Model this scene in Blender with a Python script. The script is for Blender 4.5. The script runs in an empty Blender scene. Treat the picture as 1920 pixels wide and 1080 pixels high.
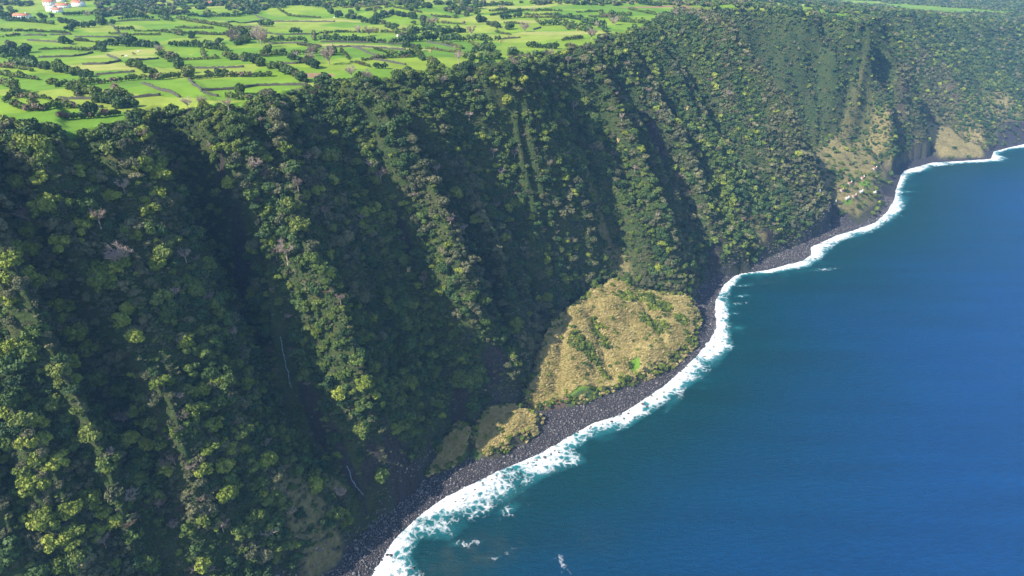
import bpy, math, random, time
T0 = time.time()
import numpy as np
from mathutils import Vector

R_ = math.radians
C = bpy.context.scene.collection
sc = bpy.context.scene

# ------------------------------------------------------------------ camera
CAM_H = 300.0
PITCH = 27.0
FPX = 1280.0                      # focal length in pixels of a 1920 wide frame
cam_d = bpy.data.cameras.new('camera')
cam_d.sensor_width = 36.0
cam_d.lens = 36.0 * FPX / 1920.0
cam_d.clip_start = 1.0
cam_d.clip_end = 20000.0
cam = bpy.data.objects.new('camera', cam_d)
C.objects.link(cam)
cam.location = (0, 0, CAM_H)
cam.rotation_euler = (R_(90 - PITCH), 0, 0)
sc.camera = cam

# ------------------------------------------------------------------ sky, sun, exposure
SUN_EL, SUN_AZ = 41.0, 236.0       # azimuth clockwise from +Y (view direction); sun stands to the left
w = bpy.data.worlds.new('World')
sc.world = w
w.use_nodes = True
nt = w.node_tree
bg = nt.nodes['Background']
sky = nt.nodes.new('ShaderNodeTexSky')
sky.sky_type = 'NISHITA'
sky.sun_disc = False
sky.sun_elevation = R_(SUN_EL)
sky.sun_rotation = R_(SUN_AZ)
sky.altitude = 300
nt.links.new(sky.outputs[0], bg.inputs[0])
bg.inputs[1].default_value = 0.15
sd = bpy.data.lights.new('sun', 'SUN')
sd.energy = 5.0
sd.angle = R_(0.5)
sd.color = (1.0, 0.91, 0.77)
sun = bpy.data.objects.new('sun', sd)
C.objects.link(sun)
az = R_(SUN_AZ)
to_sun = Vector((math.sin(az) * math.cos(R_(SUN_EL)), math.cos(az) * math.cos(R_(SUN_EL)), math.sin(R_(SUN_EL))))
sun.rotation_euler = to_sun.to_track_quat('Z', 'Y').to_euler()
sun.location = to_sun * 1500
sc.view_settings.view_transform = 'Standard'
sc.view_settings.look = 'None'
sc.view_settings.exposure = 0.85
sc.view_settings.gamma = 1.0
sc.cycles.max_bounces = 6
sc.cycles.diffuse_bounces = 3
sc.cycles.glossy_bounces = 2
sc.cycles.transmission_bounces = 2
sc.cycles.transparent_max_bounces = 4
sc.cycles.volume_bounces = 1
sc.cycles.use_denoising = True

rng = np.random.default_rng(7)
random.seed(7)

# ------------------------------------------------------------------ survey helpers
_cp, _sp = math.cos(R_(PITCH)), math.sin(R_(PITCH))

def rays(u, v):
    a = (np.asarray(u, float) - 960) / FPX
    b = (540 - np.asarray(v, float)) / FPX
    return np.stack([a, _cp + b * _sp, -_sp + b * _cp], -1)

def un(u, v, z):                   # the place at height z seen in that direction
    d = rays(u, v)
    t = (np.asarray(z, float) - CAM_H) / d[..., 2]
    q = d * t[..., None]
    q[..., 2] += CAM_H
    return q

def project(x, y, z):
    z = z - CAM_H
    dep = y * _cp - z * _sp
    up = y * _sp + z * _cp
    dep = np.maximum(dep, 1e-3)
    return 960 + FPX * x / dep, 540 - FPX * up / dep, dep

# ---- numpy noise
def _hash(ix, iy, seed):
    h = (ix.astype(np.int64) * 374761393 + iy.astype(np.int64) * 668265263 + seed * 974634777) & 0xffffffff
    h = ((h ^ (h >> 13)) * 1274126177) & 0xffffffff
    h = h ^ (h >> 16)
    return (h & 0xffffff) / float(0xffffff) * 2 - 1

def vnoise(x, y, seed=0):
    ix, iy = np.floor(x), np.floor(y)
    fx, fy = x - ix, y - iy
    fx = fx * fx * fx * (fx * (fx * 6 - 15) + 10)
    fy = fy * fy * fy * (fy * (fy * 6 - 15) + 10)
    a, b = _hash(ix, iy, seed), _hash(ix + 1, iy, seed)
    c, d = _hash(ix, iy + 1, seed), _hash(ix + 1, iy + 1, seed)
    return (a * (1 - fx) + b * fx) * (1 - fy) + (c * (1 - fx) + d * fx) * fy

def fbm(x, y, seed=0, octv=4):
    s = np.zeros_like(np.asarray(x, float)); a = 1.0; n = 0
    for k in range(octv):
        s = s + a * vnoise(x, y, seed + k * 17); n += a
        x, y, a = x * 2.03 + 11.3, y * 2.03 - 7.1, a * 0.5
    return s / n * 1.4

def smooth(a, b, x):
    t = np.clip((x - a) / (b - a), 0, 1)
    return t * t * (3 - 2 * t)

def near_line(x, y, line):
    """distance to an open polyline and the interpolated third column there"""
    best = np.full(x.shape, 1e12); val = np.zeros(x.shape)
    for (x0, y0, z0), (x1, y1, z1) in zip(line[:-1], line[1:]):
        dx, dy = x1 - x0, y1 - y0
        t = np.clip(((x - x0) * dx + (y - y0) * dy) / (dx * dx + dy * dy + 1e-9), 0, 1)
        d = (x - x0 - t * dx) ** 2 + (y - y0 - t * dy) ** 2
        m = d < best
        best = np.where(m, d, best)
        val = np.where(m, z0 + t * (z1 - z0), val)
    return np.sqrt(best), val

def inside(x, y, poly):
    c = np.zeros(x.shape, bool)
    n = len(poly)
    for i in range(n):
        x0, y0 = poly[i][0], poly[i][1]
        x1, y1 = poly[(i + 1) % n][0], poly[(i + 1) % n][1]
        if y0 == y1:
            continue
        m = (y0 > y) != (y1 > y)
        xi = (x1 - x0) * (y - y0) / (y1 - y0) + x0
        c ^= m & (x < xi)
    return c

def signed(x, y, line):
    d, v = near_line(x, y, line)
    closed = [tuple(p) for p in line] + [(9000, 9000 + line[-1][1], 0), (-9000, 20000, 0), (-9000, line[0][1] - 9000, 0)]
    ins = inside(x, y, closed)
    return np.where(ins, d, -d), v

# signed distances kept on a 3 m grid so that they are worked out once
GX0, GY0, GS, GNX, GNY = -960.0, 20.0, 3.0, 980, 900
_grids = {}
def gsigned(x, y, key, line):
    if key not in _grids:
        xx, yy = np.meshgrid(GX0 + GS * np.arange(GNX), GY0 + GS * np.arange(GNY))
        d, v = signed(xx.ravel(), yy.ravel(), line)
        _grids[key] = (d.reshape(GNY, GNX), v.reshape(GNY, GNX))
    Dg, Vg = _grids[key]
    fx, fy = (x - GX0) / GS, (y - GY0) / GS
    ok = (fx > 0) & (fy > 0) & (fx < GNX - 1.01) & (fy < GNY - 1.01)
    d = np.empty_like(x); v = np.empty_like(x)
    a, b = fx[ok], fy[ok]
    i, j = a.astype(int), b.astype(int); a = a - i; b = b - j
    for G, o in ((Dg, d), (Vg, v)):
        o[ok] = (G[j, i] * (1 - a) + G[j, i + 1] * a) * (1 - b) + (G[j + 1, i] * (1 - a) + G[j + 1, i + 1] * a) * b
    if (~ok).any():
        d[~ok], v[~ok] = signed(x[~ok], y[~ok], line)
    return d, v

# ------------------------------------------------------------------ the coast: survey lines
def line3(pts, z=None):
    out = []
    for p in pts:
        zz = p[2] if z is None else z
        q = un(p[0], p[1], zz)
        out.append((float(q[0]), float(q[1]), float(zz)))
    return out

def extend(line, z0=None, z1=None, d0=(-.66, -.75), d1=(.80, .60), l0=700, l1=4000):
    a, b = line[0], line[-1]
    return [(a[0] + d0[0] * l0, a[1] + d0[1] * l0, a[2] if z0 is None else z0)] + line + \
           [(b[0] + d1[0] * l1, b[1] + d1[1] * l1, b[2] if z1 is None else z1)]

WATER = extend(line3([(697,1080),(737,1013),(790,963),(827,937),(880,910),(953,875),(1013,850),(1070,818),(1113,793),(1153,782),
    (1190,760),(1240,727),(1280,693),(1323,650),(1343,617),(1340,567),(1357,533),(1383,513),(1440,506),(1505,489),(1520,478),
    (1520,463),(1567,442),(1600,432),(1640,418),(1663,397),(1677,373),(1680,352),(1693,320),(1747,305),(1800,302),(1858,298),
    (1862,284),(1907,273),(1960,262)], 0))
_bk = line3([(636,1050,4.5),(683,997,4.5),(740,950,4.5),(780,912,6),(822,838,11),(860,797,12),(893,796,10),(915,764,13),(965,750,14),(985,738,9),(998,700,18),
    (1012,650,28),(1028,600,36),(1063,570,38),(1108,539,38),(1150,523,37),(1215,543,30),(1290,546,24),(1330,520,6),(1403,503,5),(1420,491,5),(1497,458,5),(1545,434,5),
    (1562,392,14),(1556,362,28),(1520,322,38),(1490,286,50),(1560,253,54),(1610,260,46),(1652,288,33),(1672,312,20),(1686,306,5),(1742,292,5),(1734,226,36),(1780,236,28),
    (1815,260,17),(1852,278,9),(1868,262,14),(1862,230,45),(1900,198,55),(1960,213,36)])
BACK = extend([(p[0], p[1], 4.5) for p in _bk])
OUTER = extend(line3([(800,1085),(770,1040),(790,1010),(840,1016),(882,990),(865,973),(905,958),(945,950),(977,924),(1017,900),(1073,877),
    (1103,866),(1078,843),(1107,823),(1173,806),(1227,773),(1263,743),(1313,713),(1347,687),(1376,650),(1370,615),(1366,573),
    (1373,540),(1393,517),(1467,510),(1520,500),(1545,482),(1563,463),(1580,452),(1633,437),(1677,410),(1697,390),(1697,373),
    (1690,357),(1706,330),(1753,313),(1813,306),(1882,303),(1892,297),(1875,290),(1885,282),(1920,277),(1960,268)], 0))
RIM = extend(line3([(-140,262,224),(0,240,219),(90,258,217),(160,250,216),(250,226,215),(310,202,215),(440,208,215),(480,190,214),(560,170,214),(640,152,214),
    (740,146,214),(830,134,213),(930,128,212),(1020,110,211),(1080,92,211),(1140,74,212),(1200,54,214),(1245,30,217),(1290,12,219),(1400,12,218),
    (1480,24,210),(1545,34,202),(1580,42,199),(1600,22,197),(1690,24,187),(1770,30,176),(1850,38,163),(1925,46,150)]), d0=(-.55,-.83), d1=(.78,.62), l1=3500)

TERR = {
 'reed_bench': line3([(998,771,5),(1045,762,6),(1140,727,7),(1190,706,8),(1262,657,13),(1298,618,15),(1303,580,17),(1292,552,24),(1215,548,30),
     (1150,528,37),(1110,543,40),(1070,575,40),(1035,600,37),(1022,650,28),(1010,690,18),(980,742,9)]),
 'reed_mound': line3([(887,856,5),(932,841,7),(1000,802,8),(1010,778,10),(965,757,14),(915,768,13),(893,800,9)]),
 'shade_mound': line3([(800,892,5),(870,860,5),(885,805,10),(860,795,12),(825,825,11)]),
 'far_bench': line3([(1488,286,50),(1520,322,38),(1556,362,28),(1568,386,22),(1615,390,20),(1652,364,20),(1641,338,23),(1668,324,20),
     (1668,312,22),(1650,290,33),(1610,262,46),(1560,255,54)]),
 'far_fan': line3([(1732,226,36),(1750,272,16),(1762,295,5),(1846,292,5),(1848,280,9),(1815,262,17),(1780,238,28)]),
 'end_fan': line3([(1862,230,45),(1850,262,22),(1868,276,8),(1930,258,8),(1960,215,36),(1900,200,55)]),
}
CUTS = [line3([(1105,590,34),(1125,640,26),(1150,690,16),(1168,722,8)]), line3([(1190,555,28),(1225,600,24),(1250,640,18)]), line3([(1060,600,34),(1050,660,24),(1040,730,10)])]
PROF_F = np.array([-9, 0, .05, .16, .45, .72, .90, .985, 1.03, 9])
PROF_Z = np.array([0, 0, .11, .21, .45, .70, .885, .975, 1.0, 1.0])

SPURS = []       # (s-curve as arrays f, s ; amplitude ; half width)

def coast_s(x, y):
    return x * 0.70 + y * 0.714

def terrain(x, y, full=False, spurs=True):
    x = np.asarray(x, float); y = np.asarray(y, float)
    jx = fbm(x / 26, y / 26, 91, 3) * 3.0
    dW, _ = gsigned(x, y, 'w', WATER)
    dB, _ = gsigned(x, y, 'b', BACK)
    dE, P = gsigned(x, y, 'e', RIM)
    s = coast_s(x, y)
    zb = 4.5
    wid = np.clip(dB - dE, 20, 400)
    f = np.where(dE < 0, dB / wid, 1 + dE / 170.0)
    f0 = f
    disp = np.zeros_like(x)
    if spurs:
        for ff, ss, amp, hw in SPURS:
            c = np.interp(f, ff, ss)
            q = (s - c) / hw
            q = np.where(amp > 0, q, q)
            b = np.clip(1 - np.abs(q), 0, 1)
            disp += amp * (1.0 if abs(amp) < 40 else 1.08) * (b * 0.6 + 0.4 * b ** 2.2)
        warp = fbm(s / 60, f * 2.2, 5, 2) * 14
        n1 = 1 - 2 * np.abs(vnoise((s + warp) / 27, f * .9 + 5, 21))
        n2 = 1 - 2 * np.abs(vnoise((s + warp * .7) / 12.5, f * 1.7 + 9, 22))
        n3 = vnoise((s + warp) / 6.5, f * 4 + 2, 23)
        disp += (n1 * 12.0 - 2 + n2 * 6.0 + n3 * 1.8) * (0.55 + 0.45 * smooth(0.0, .3, f)) + fbm(x / 40, y / 40, 33, 3) * 4
        disp += 2.5
    env = (0.18 + 0.82 * smooth(0.0, 0.28, f)) * (1 - 0.72 * smooth(0.86, 1.0, f)) * (1 - smooth(1.0, 1.12, f))
    f2 = f + env * disp / wid
    z = zb + (P - zb) * np.interp(f2, PROF_F, PROF_Z)
    # gentle relief of the pastures, rising a little inland
    inl = np.clip(dE, 0, 5000)
    z = z + smooth(0, 60, inl) * (fbm(x / 210, y / 210, 3, 3) * 3.5 + fbm(x / 60, y / 60, 4, 2) * .8)
    z = z + np.where((f > .02) & (f < 1.05), fbm(x / 9, y / 9, 41, 3) * 1.5 + vnoise(x / 2.6, y / 2.6, 43) * .45, 0) * (1 if spurs else 0)
    # beach between the waterline and its back
    t = np.clip(dW / np.maximum(dW - dB, 1), 0, 1)
    beach = zb * np.clip(dW / np.clip(dW - dB, 6, 26), 0, 1) ** 0.8 + fbm(x / 6, y / 6, 51, 3) * 0.4 * smooth(-4, 1, dW)
    z = np.where(dB < 0, beach, z)
    z = np.where(dW < 0, np.maximum(dW * 0.14, -14) - 0.05, z)
    tmask = np.zeros_like(x)
    masks = {}
    for name, poly in TERR.items():
        cx = np.mean([p[0] for p in poly]); cy = np.mean([p[1] for p in poly])
        rad = max(math.hypot(p[0] - cx, p[1] - cy) for p in poly) + 60
        sel = (x - cx) ** 2 + (y - cy) ** 2 < rad * rad
        m = np.zeros_like(x)
        if sel.any():
            xs, ys = x[sel], y[sel]
            wsum = np.zeros_like(xs); zs = np.zeros_like(xs)
            for p in poly:
                ww = 1 / ((xs - p[0]) ** 2 + (ys - p[1]) ** 2 + 30) ** 1.2
                wsum += ww; zs += ww * p[2]
            zs = zs / wsum
            if name == 'reed_bench':
                for cl in CUTS:
                    dc, _ = near_line(xs, ys, cl); zs = zs - 3.6 * np.exp(-(dc / 4.5) ** 2)
            d, zn = near_line(xs, ys, poly + [poly[0]])
            ins = inside(xs, ys, poly)
            zs = zs + fbm(xs / 16, ys / 16, 61, 3) * (2.4 if 'reed' in name or 'mound' in name else 3.0)
            h = np.where(ins, zs, zn * .5 + zs * .5 - 1.6 * d)
            h = np.minimum(h, (dW[sel] - 4) * .9)
            z[sel] = np.maximum(z[sel], h)
            near = (h >= z[sel] - 1e-6)
            m[sel] = np.where(near & (ins | (d < 6)), 1.0, 0.0) * np.where(ins, smooth(0, 4, d) * .6 + .4, 0.35)
        masks[name] = m
    if full:
        return z, dict(dW=dW, dB=dB, dE=dE, f=f0, s=s, masks=masks, disp=disp, f2=f2)
    return z

def hit(u, v, spurs=True, tmax=3000):
    """where the line of sight meets the land (vectorised march)"""
    u = np.atleast_1d(np.asarray(u, float)); v = np.atleast_1d(np.asarray(v, float))
    d = rays(u, v)
    d = d / np.linalg.norm(d, axis=-1, keepdims=True)
    t = np.full(u.shape, 150.0)
    done = np.zeros(u.shape, bool)
    for _ in range(420):
        x, y, z = d[:, 0] * t, d[:, 1] * t, CAM_H + d[:, 2] * t
        h = np.maximum(terrain(x, y, spurs=spurs), 0)
        gap = z - h
        done |= gap < 0.15
        t = np.where(done, t, t + np.clip(gap * 0.33, 0.4, 30))
        t = np.minimum(t, tmax)
        if done.all():
            break
    return d[:, 0] * t, d[:, 1] * t, CAM_H + d[:, 2] * t

def add_spur(pts, amp, hw):
    u = [p[0] for p in pts]; v = [p[1] for p in pts]
    x, y, z = hit(u, v, spurs=False)
    _, info = terrain(x, y, full=True, spurs=False)
    f, s = info['f'], info['s']
    o = np.argsort(f)
    return (f[o], s[o], amp, hw)

_sp_list = [
 # crests
 ([(60,300),(120,400),(180,470),(230,560),(290,660),(350,790),(420,950)], 20, 30),
 ([(-60,400),(20,520),(70,690),(80,800),(70,900),(110,1020)], 18, 26),
 ([(190,880),(260,960),(330,1040)], 12, 20),
 ([(470,300),(520,440),(560,560),(640,700),(700,820),(730,880)], 18, 26),
 ([(400,560),(450,640),(500,760),(560,900)], 9, 18),
 ([(640,190),(720,320),(805,415),(850,560),(900,680)], 20, 30),
 ([(940,190),(1010,300),(1080,440),(1110,530)], 17, 28),
 ([(1050,120),(1130,240),(1190,350),(1230,460)], 13, 22),
 ([(1130,100),(1220,210),(1280,330),(1330,440),(1370,490)], 14, 22),
 ([(1585,40),(1650,150),(1690,230),(1730,290)], 52, 66),
 ([(1480,60),(1540,150),(1590,240)], 12, 30),
 ([(1700,60),(1760,140),(1800,230)], 26, 50),
 ([(1830,70),(1870,150),(1900,220)], 12, 40),
 # gullies
 ([(-40,600),(10,760),(40,860),(60,960)], -16, 16),
 ([(330,250),(410,380),(465,510),(530,660),(600,790),(650,880),(690,935)], -26, 24),
 ([(560,220),(700,380),(750,440),(790,550),(840,700),(860,790)], -14, 24),
 ([(790,170),(880,300),(950,400),(1000,520),(1015,600)], -13, 24),
 ([(1000,140),(1060,230),(1130,380),(1160,480)], -13, 18),
 ([(1190,90),(1250,220),(1310,330),(1400,450)], -15, 20),
 ([(1615,45),(1665,140),(1700,200),(1750,290)], -44, 46),
 ([(1530,100),(1560,180),(1620,260)], -10, 30),
 ([(1790,60),(1840,150),(1850,220)], -14, 34),
]
SPURS = [add_spur(*a) for a in _sp_list]
SPURS += [(np.array([0, .3, .6, 1.0]), np.array([778., 768, 776, 800]), 72, 70), (np.array([0, .3, .6, 1.0]), np.array([915., 915, 915, 905]), -62, 96),
          (np.array([0, .5, 1.0]), np.array([985., 975, 970]), -22, 30), (np.array([0, .5, 1.0]), np.array([1060., 1050, 1040]), 24, 40)]

# ------------------------------------------------------------------ materials
def mat(name):
    m = bpy.data.materials.new(name)
    m.use_nodes = True
    return m, m.node_tree, m.node_tree.nodes['Principled BSDF']

def N(nt, t, **kw):
    n = nt.nodes.new(t)
    for k, v in kw.items():
        setattr(n, k, v)
    return n

def noise(nt, scale, detail=4, rough=.55, vec=None):
    n = N(nt, 'ShaderNodeTexNoise')
    n.inputs['Scale'].default_value = scale
    n.inputs['Detail'].default_value = detail
    n.inputs['Roughness'].default_value = rough
    if vec is not None:
        nt.links.new(vec, n.inputs['Vector'])
    return n.outputs[0]

def ramp(nt, val, stops):
    r = N(nt, 'ShaderNodeValToRGB')
    els = r.color_ramp.elements
    while len(els) < len(stops):
        els.new(0.5)
    for e, (p, c) in zip(els, stops):
        e.position = p
        e.color = (c[0], c[1], c[2], 1) if hasattr(c, '__len__') else (c, c, c, 1)
    nt.links.new(val, r.inputs[0])
    return r.outputs[0]

def mix(nt, fac, a, b, mode='MIX'):
    m = N(nt, 'ShaderNodeMix', data_type='RGBA', blend_type=mode)
    for s, v in ((m.inputs[0], fac), (m.inputs[6], a), (m.inputs[7], b)):
        if isinstance(v, bpy.types.NodeSocket):
            nt.links.new(v, s)
        elif hasattr(v, '__len__'):
            s.default_value = (v[0], v[1], v[2], 1)
        else:
            s.default_value = v
    return m.outputs[2]

def math_(nt, op, a, b=None, clamp=False):
    m = N(nt, 'ShaderNodeMath', operation=op, use_clamp=clamp)
    for s, v in ((m.inputs[0], a), (m.inputs[1], b)):
        if v is None:
            continue
        if isinstance(v, bpy.types.NodeSocket):
            nt.links.new(v, s)
        else:
            s.default_value = v
    return m.outputs[0]

def attr(nt, name):
    a = N(nt, 'ShaderNodeAttribute')
    a.attribute_name = name
    return a

def bump(nt, bsdf, h, strength, dist):
    b = N(nt, 'ShaderNodeBump')
    b.inputs['Strength'].default_value = strength
    b.inputs['Distance'].default_value = dist
    nt.links.new(h, b.inputs['Height'])
    nt.links.new(b.outputs[0], bsdf.inputs['Normal'])

def position(nt):
    g = N(nt, 'ShaderNodeNewGeometry')
    return g.outputs['Position']

def foliage(name, dark, mid, light, rough=.65, vary=.45):
    m, nt, b = mat(name)
    pos = position(nt)
    n1 = noise(nt, 0.9, 3, .6, pos)
    n2 = noise(nt, 0.03, 2, .5, pos)
    oi = N(nt, 'ShaderNodeObjectInfo')
    v = math_(nt, 'ADD', math_(nt, 'MULTIPLY', n1, .55), math_(nt, 'MULTIPLY', n2, .35))
    v = math_(nt, 'ADD', v, math_(nt, 'MULTIPLY', math_(nt, 'SUBTRACT', oi.outputs['Random'], .5), vary))
    c = ramp(nt, v, [(.2, dark), (.45, mid), (.75, light)])
    nt.links.new(c, b.inputs['Base Color'])
    b.inputs['Roughness'].default_value = rough
    b.inputs['Specular IOR Level'].default_value = 0.25
    return m

M_LIME = foliage('lime foliage', (.085, .125, .018), (.17, .215, .028), (.28, .315, .05))
M_OLIVE = foliage('olive foliage', (.045, .082, .018), (.088, .135, .026), (.16, .195, .04))
M_DARK = foliage('dark foliage', (.022, .052, .017), (.044, .085, .024), (.078, .13, .034))
M_GREY = foliage('grey green foliage', (.055, .068, .034), (.105, .115, .052), (.18, .175, .085))
M_FERN = foliage('undergrowth foliage', (.03, .062, .02), (.06, .10, .028), (.105, .135, .038))
M_REEDL = foliage('reed leaves', (.30, .27, .09), (.54, .46, .20), (.72, .61, .32), vary=.30)
M_BARK = foliage('bark', (.06, .045, .035), (.10, .08, .065), (.16, .13, .11))
M_TWIG = foliage('bare twigs', (.20, .15, .12), (.33, .255, .205), (.47, .38, .32))
M_TWIGB = foliage('brown twigs', (.10, .07, .045), (.15, .105, .07), (.22, .16, .11))

def flat(name, col, rough=.8, var=.25, scale=.6):
    m, nt, b = mat(name)
    n = noise(nt, scale, 5, .6, position(nt))
    c = ramp(nt, n, [(.3, [k * (1 - var) for k in col]), (.7, [min(1, k * (1 + var)) for k in col])])
    nt.links.new(c, b.inputs['Base Color'])
    b.inputs['Roughness'].default_value = rough
    return m

M_WALLW = flat('white render', (.74, .73, .70), .8, .06)
M_ROOF = flat('clay tiles', (.50, .17, .09), .8, .25, 1.5)
M_ROOFG = flat('pale sheet roof', (.55, .53, .50), .7, .1, 1.5)
M_WALLD = flat('weathered render', (.34, .32, .29), .9, .15)
M_ROOFD = flat('old clay tiles', (.30, .15, .10), .9, .3, 1.5)
M_GLASS = flat('window glass', (.03, .04, .05), .15, .1)
M_DOOR = flat('painted door', (.10, .16, .10), .6, .1)
M_STONEW = flat('dry stone', (.055, .055, .038), .9, .45, 1.2)
M_HIDEW = flat('white hide', (.70, .68, .62), .7, .1)
M_HIDEB = flat('black hide', (.02, .018, .016), .6, .1)
M_FALL = flat('falling water', (.19, .26, .31), .35, .6, 1.1)

m, nt, b = mat('basalt')
M_BASALT = m
pos = position(nt)
oi = N(nt, 'ShaderNodeObjectInfo')
c = ramp(nt, oi.outputs['Random'], [(0, (.05, .048, .055)), (.45, (.115, .107, .116)), (.8, (.18, .168, .17)), (.97, (.26, .235, .215)), (1, (.40, .38, .36))])
c = mix(nt, math_(nt, 'MULTIPLY', ramp(nt, noise(nt, 1.2, 4, .6, pos), [(.4, 0.), (.7, 1.)]), .5), c, (.035, .03, .03))
nt.links.new(c, b.inputs['Base Color'])
b.inputs['Roughness'].default_value = .75
M_WETROCK = flat('wet basalt', (.03, .025, .022), .3, .4, 1.0)
M_RUSTROCK = flat('rusty wet basalt', (.10, .055, .038), .45, .4, 1.0)

# land
m, nt, b = mat('land')
M_LAND = m
pos = position(nt)
A = attr(nt, 'cover')              # r field, g dry straw, b rock
B = attr(nt, 'cover2')             # r beach, g bright grass, b straw field
sa = N(nt, 'ShaderNodeSeparateColor'); nt.links.new(A.outputs['Color'], sa.inputs[0])
sb = N(nt, 'ShaderNodeSeparateColor'); nt.links.new(B.outputs['Color'], sb.inputs[0])
ground = ramp(nt, noise(nt, .12, 6, .65, pos), [(.3, (.028, .052, .018)), (.5, (.050, .078, .024)), (.62, (.072, .082, .03)), (.75, (.105, .092, .045))])
fine = noise(nt, 1.6, 4, .7, pos)
ground = mix(nt, 1.0, ground, ramp(nt, fine, [(.3, .55), (.7, 1.35)]), 'MULTIPLY')
vor = N(nt, 'ShaderNodeTexVoronoi'); vor.feature = 'F1'
mp = N(nt, 'ShaderNodeMapping'); mp.inputs['Scale'].default_value = (.011, .02, .0)
mp.inputs['Rotation'].default_value = (0, 0, .12)
nt.links.new(pos, mp.inputs[0])
wn = N(nt, 'ShaderNodeTexNoise'); wn.inputs['Scale'].default_value = .012; nt.links.new(pos, wn.inputs['Vector'])
vm = N(nt, 'ShaderNodeVectorMath', operation='ADD'); nt.links.new(mp.outputs[0], vm.inputs[0]); nt.links.new(wn.outputs['Color'], vm.inputs[1])
nt.links.new(vm.outputs[0], vor.inputs['Vector']); vor.inputs['Scale'].default_value = 1.0
sv = N(nt, 'ShaderNodeSeparateColor'); nt.links.new(vor.outputs['Color'], sv.inputs[0])
fcol = ramp(nt, sv.outputs[0], [(0, (.10, .205, .016)), (.35, (.13, .24, .017)), (.7, (.175, .265, .022)), (1, (.24, .29, .045))])
fcol = mix(nt, 1.0, fcol, ramp(nt, noise(nt, .05, 6, .6, pos), [(.3, .78), (.7, 1.18)]), 'MULTIPLY')
fcol = mix(nt, 1.0, fcol, ramp(nt, noise(nt, .7, 4, .7, pos), [(.3, .86), (.7, 1.1)]), 'MULTIPLY')
straw = ramp(nt, noise(nt, .35, 5, .7, pos), [(.3, (.11, .11, .04)), (.5, (.22, .185, .08)), (.7, (.33, .27, .13))])
sfield = ramp(nt, noise(nt, .08, 5, .6, pos), [(.3, (.24, .27, .06)), (.7, (.40, .36, .12))])
rock = ramp(nt, noise(nt, .5, 8, .7, pos), [(.3, (.018, .018, .017)), (.5, (.042, .038, .034)), (.7, (.085, .074, .062))])
bch = ramp(nt, noise(nt, .9, 6, .8, pos), [(.35, (.022, .021, .025)), (.55, (.06, .056, .062)), (.72, (.12, .11, .112))])
brt = ramp(nt, noise(nt, .6, 4, .6, pos), [(.3, (.10, .20, .02)), (.7, (.16, .30, .03))])
brown = ramp(nt, noise(nt, .3, 4, .6, pos), [(.3, (.19, .12, .07)), (.7, (.30, .19, .11))])
c = mix(nt, sa.outputs[2], ground, rock)
c = mix(nt, sa.outputs[1], c, straw)
c = mix(nt, sb.outputs[1], c, brt)
c = mix(nt, sa.outputs[0], c, fcol)
c = mix(nt, sb.outputs[2], c, sfield)
c = mix(nt, attr(nt, 'bare_earth').outputs['Fac'], c, brown)
c = mix(nt, sb.outputs[0], c, bch)
nt.links.new(c, b.inputs['Base Color'])
b.inputs['Roughness'].default_value = .9
b.inputs['Specular IOR Level'].default_value = .15
bh = math_(nt, 'MULTIPLY', math_(nt, 'ADD', noise(nt, .5, 6, .7, pos), 0), math_(nt, 'SUBTRACT', 1.0, math_(nt, 'MULTIPLY', sa.outputs[0], .93)))
bump(nt, b, bh, 1.0, 1.8)

# sea
m, nt, b = mat('sea water')
M_SEA = m
pos = position(nt)
D = attr(nt, 'shore').outputs['Fac']       # metres from the waterline
Fo = attr(nt, 'surf').outputs['Fac']       # 1 at the waterline .. 0 at the outer edge of the surf
Rf = attr(nt, 'reef').outputs['Fac']
big = noise(nt, .012, 4, .55, pos)
dd = math_(nt, 'ADD', D, math_(nt, 'MULTIPLY', math_(nt, 'SUBTRACT', big, .5), 40))
deep = ramp(nt, math_(nt, 'DIVIDE', dd, 400), [(0, (.0, .046, .052)), (.10, (.0, .043, .064)), (.22, (.0, .045, .105)), (.45, (.0, .050, .165)), (1, (.0, .062, .225))])
smp = N(nt, 'ShaderNodeMapping'); smp.inputs['Scale'].default_value = (.006, .045, 1); smp.inputs['Rotation'].default_value = (0, 0, R_(-24)); nt.links.new(pos, smp.inputs[0])
deep = mix(nt, 1.0, deep, ramp(nt, noise(nt, 1.0, 5, .6, smp.outputs[0]), [(.3, .86), (.7, 1.13)]), 'MULTIPLY')
deep = mix(nt, Rf, deep, (.022, .055, .062))
wmp = N(nt, 'ShaderNodeMapping'); wmp.inputs['Scale'].default_value = (1, 2.6, 1); wmp.inputs['Rotation'].default_value = (0, 0, R_(-18))
nt.links.new(pos, wmp.inputs[0])
chop = noise(nt, .16, 6, .68, wmp.outputs[0])
deep = mix(nt, 1.0, deep, ramp(nt, chop, [(.3, .82), (.7, 1.18)]), 'MULTIPLY')
# milky turquoise beside the foam
nearw = ramp(nt, math_(nt, 'DIVIDE', D, 60), [(.1, 1.), (1, 0.)])
milk = ramp(nt, math_(nt, 'ADD', math_(nt, 'MULTIPLY', Fo, 1.0), math_(nt, 'MULTIPLY', math_(nt, 'MULTIPLY', noise(nt, .05, 4, .6, pos), nearw), .8)), [(.30, 0.), (.9, .85)])
wat = mix(nt, milk, deep, (.03, .25, .28))
fn = noise(nt, .09, 8, .72, pos)
fv = N(nt, 'ShaderNodeTexVoronoi'); fv.feature = 'DISTANCE_TO_EDGE'; fv.inputs['Scale'].default_value = .22
fw = N(nt, 'ShaderNodeVectorMath', operation='ADD')
fns = N(nt, 'ShaderNodeTexNoise'); fns.inputs['Scale'].default_value = .25; fns.inputs['Detail'].default_value = 5; nt.links.new(pos, fns.inputs['Vector'])
fsc = N(nt, 'ShaderNodeVectorMath', operation='SCALE'); nt.links.new(fns.outputs['Color'], fsc.inputs[0]); fsc.inputs['Scale'].default_value = 7
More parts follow.
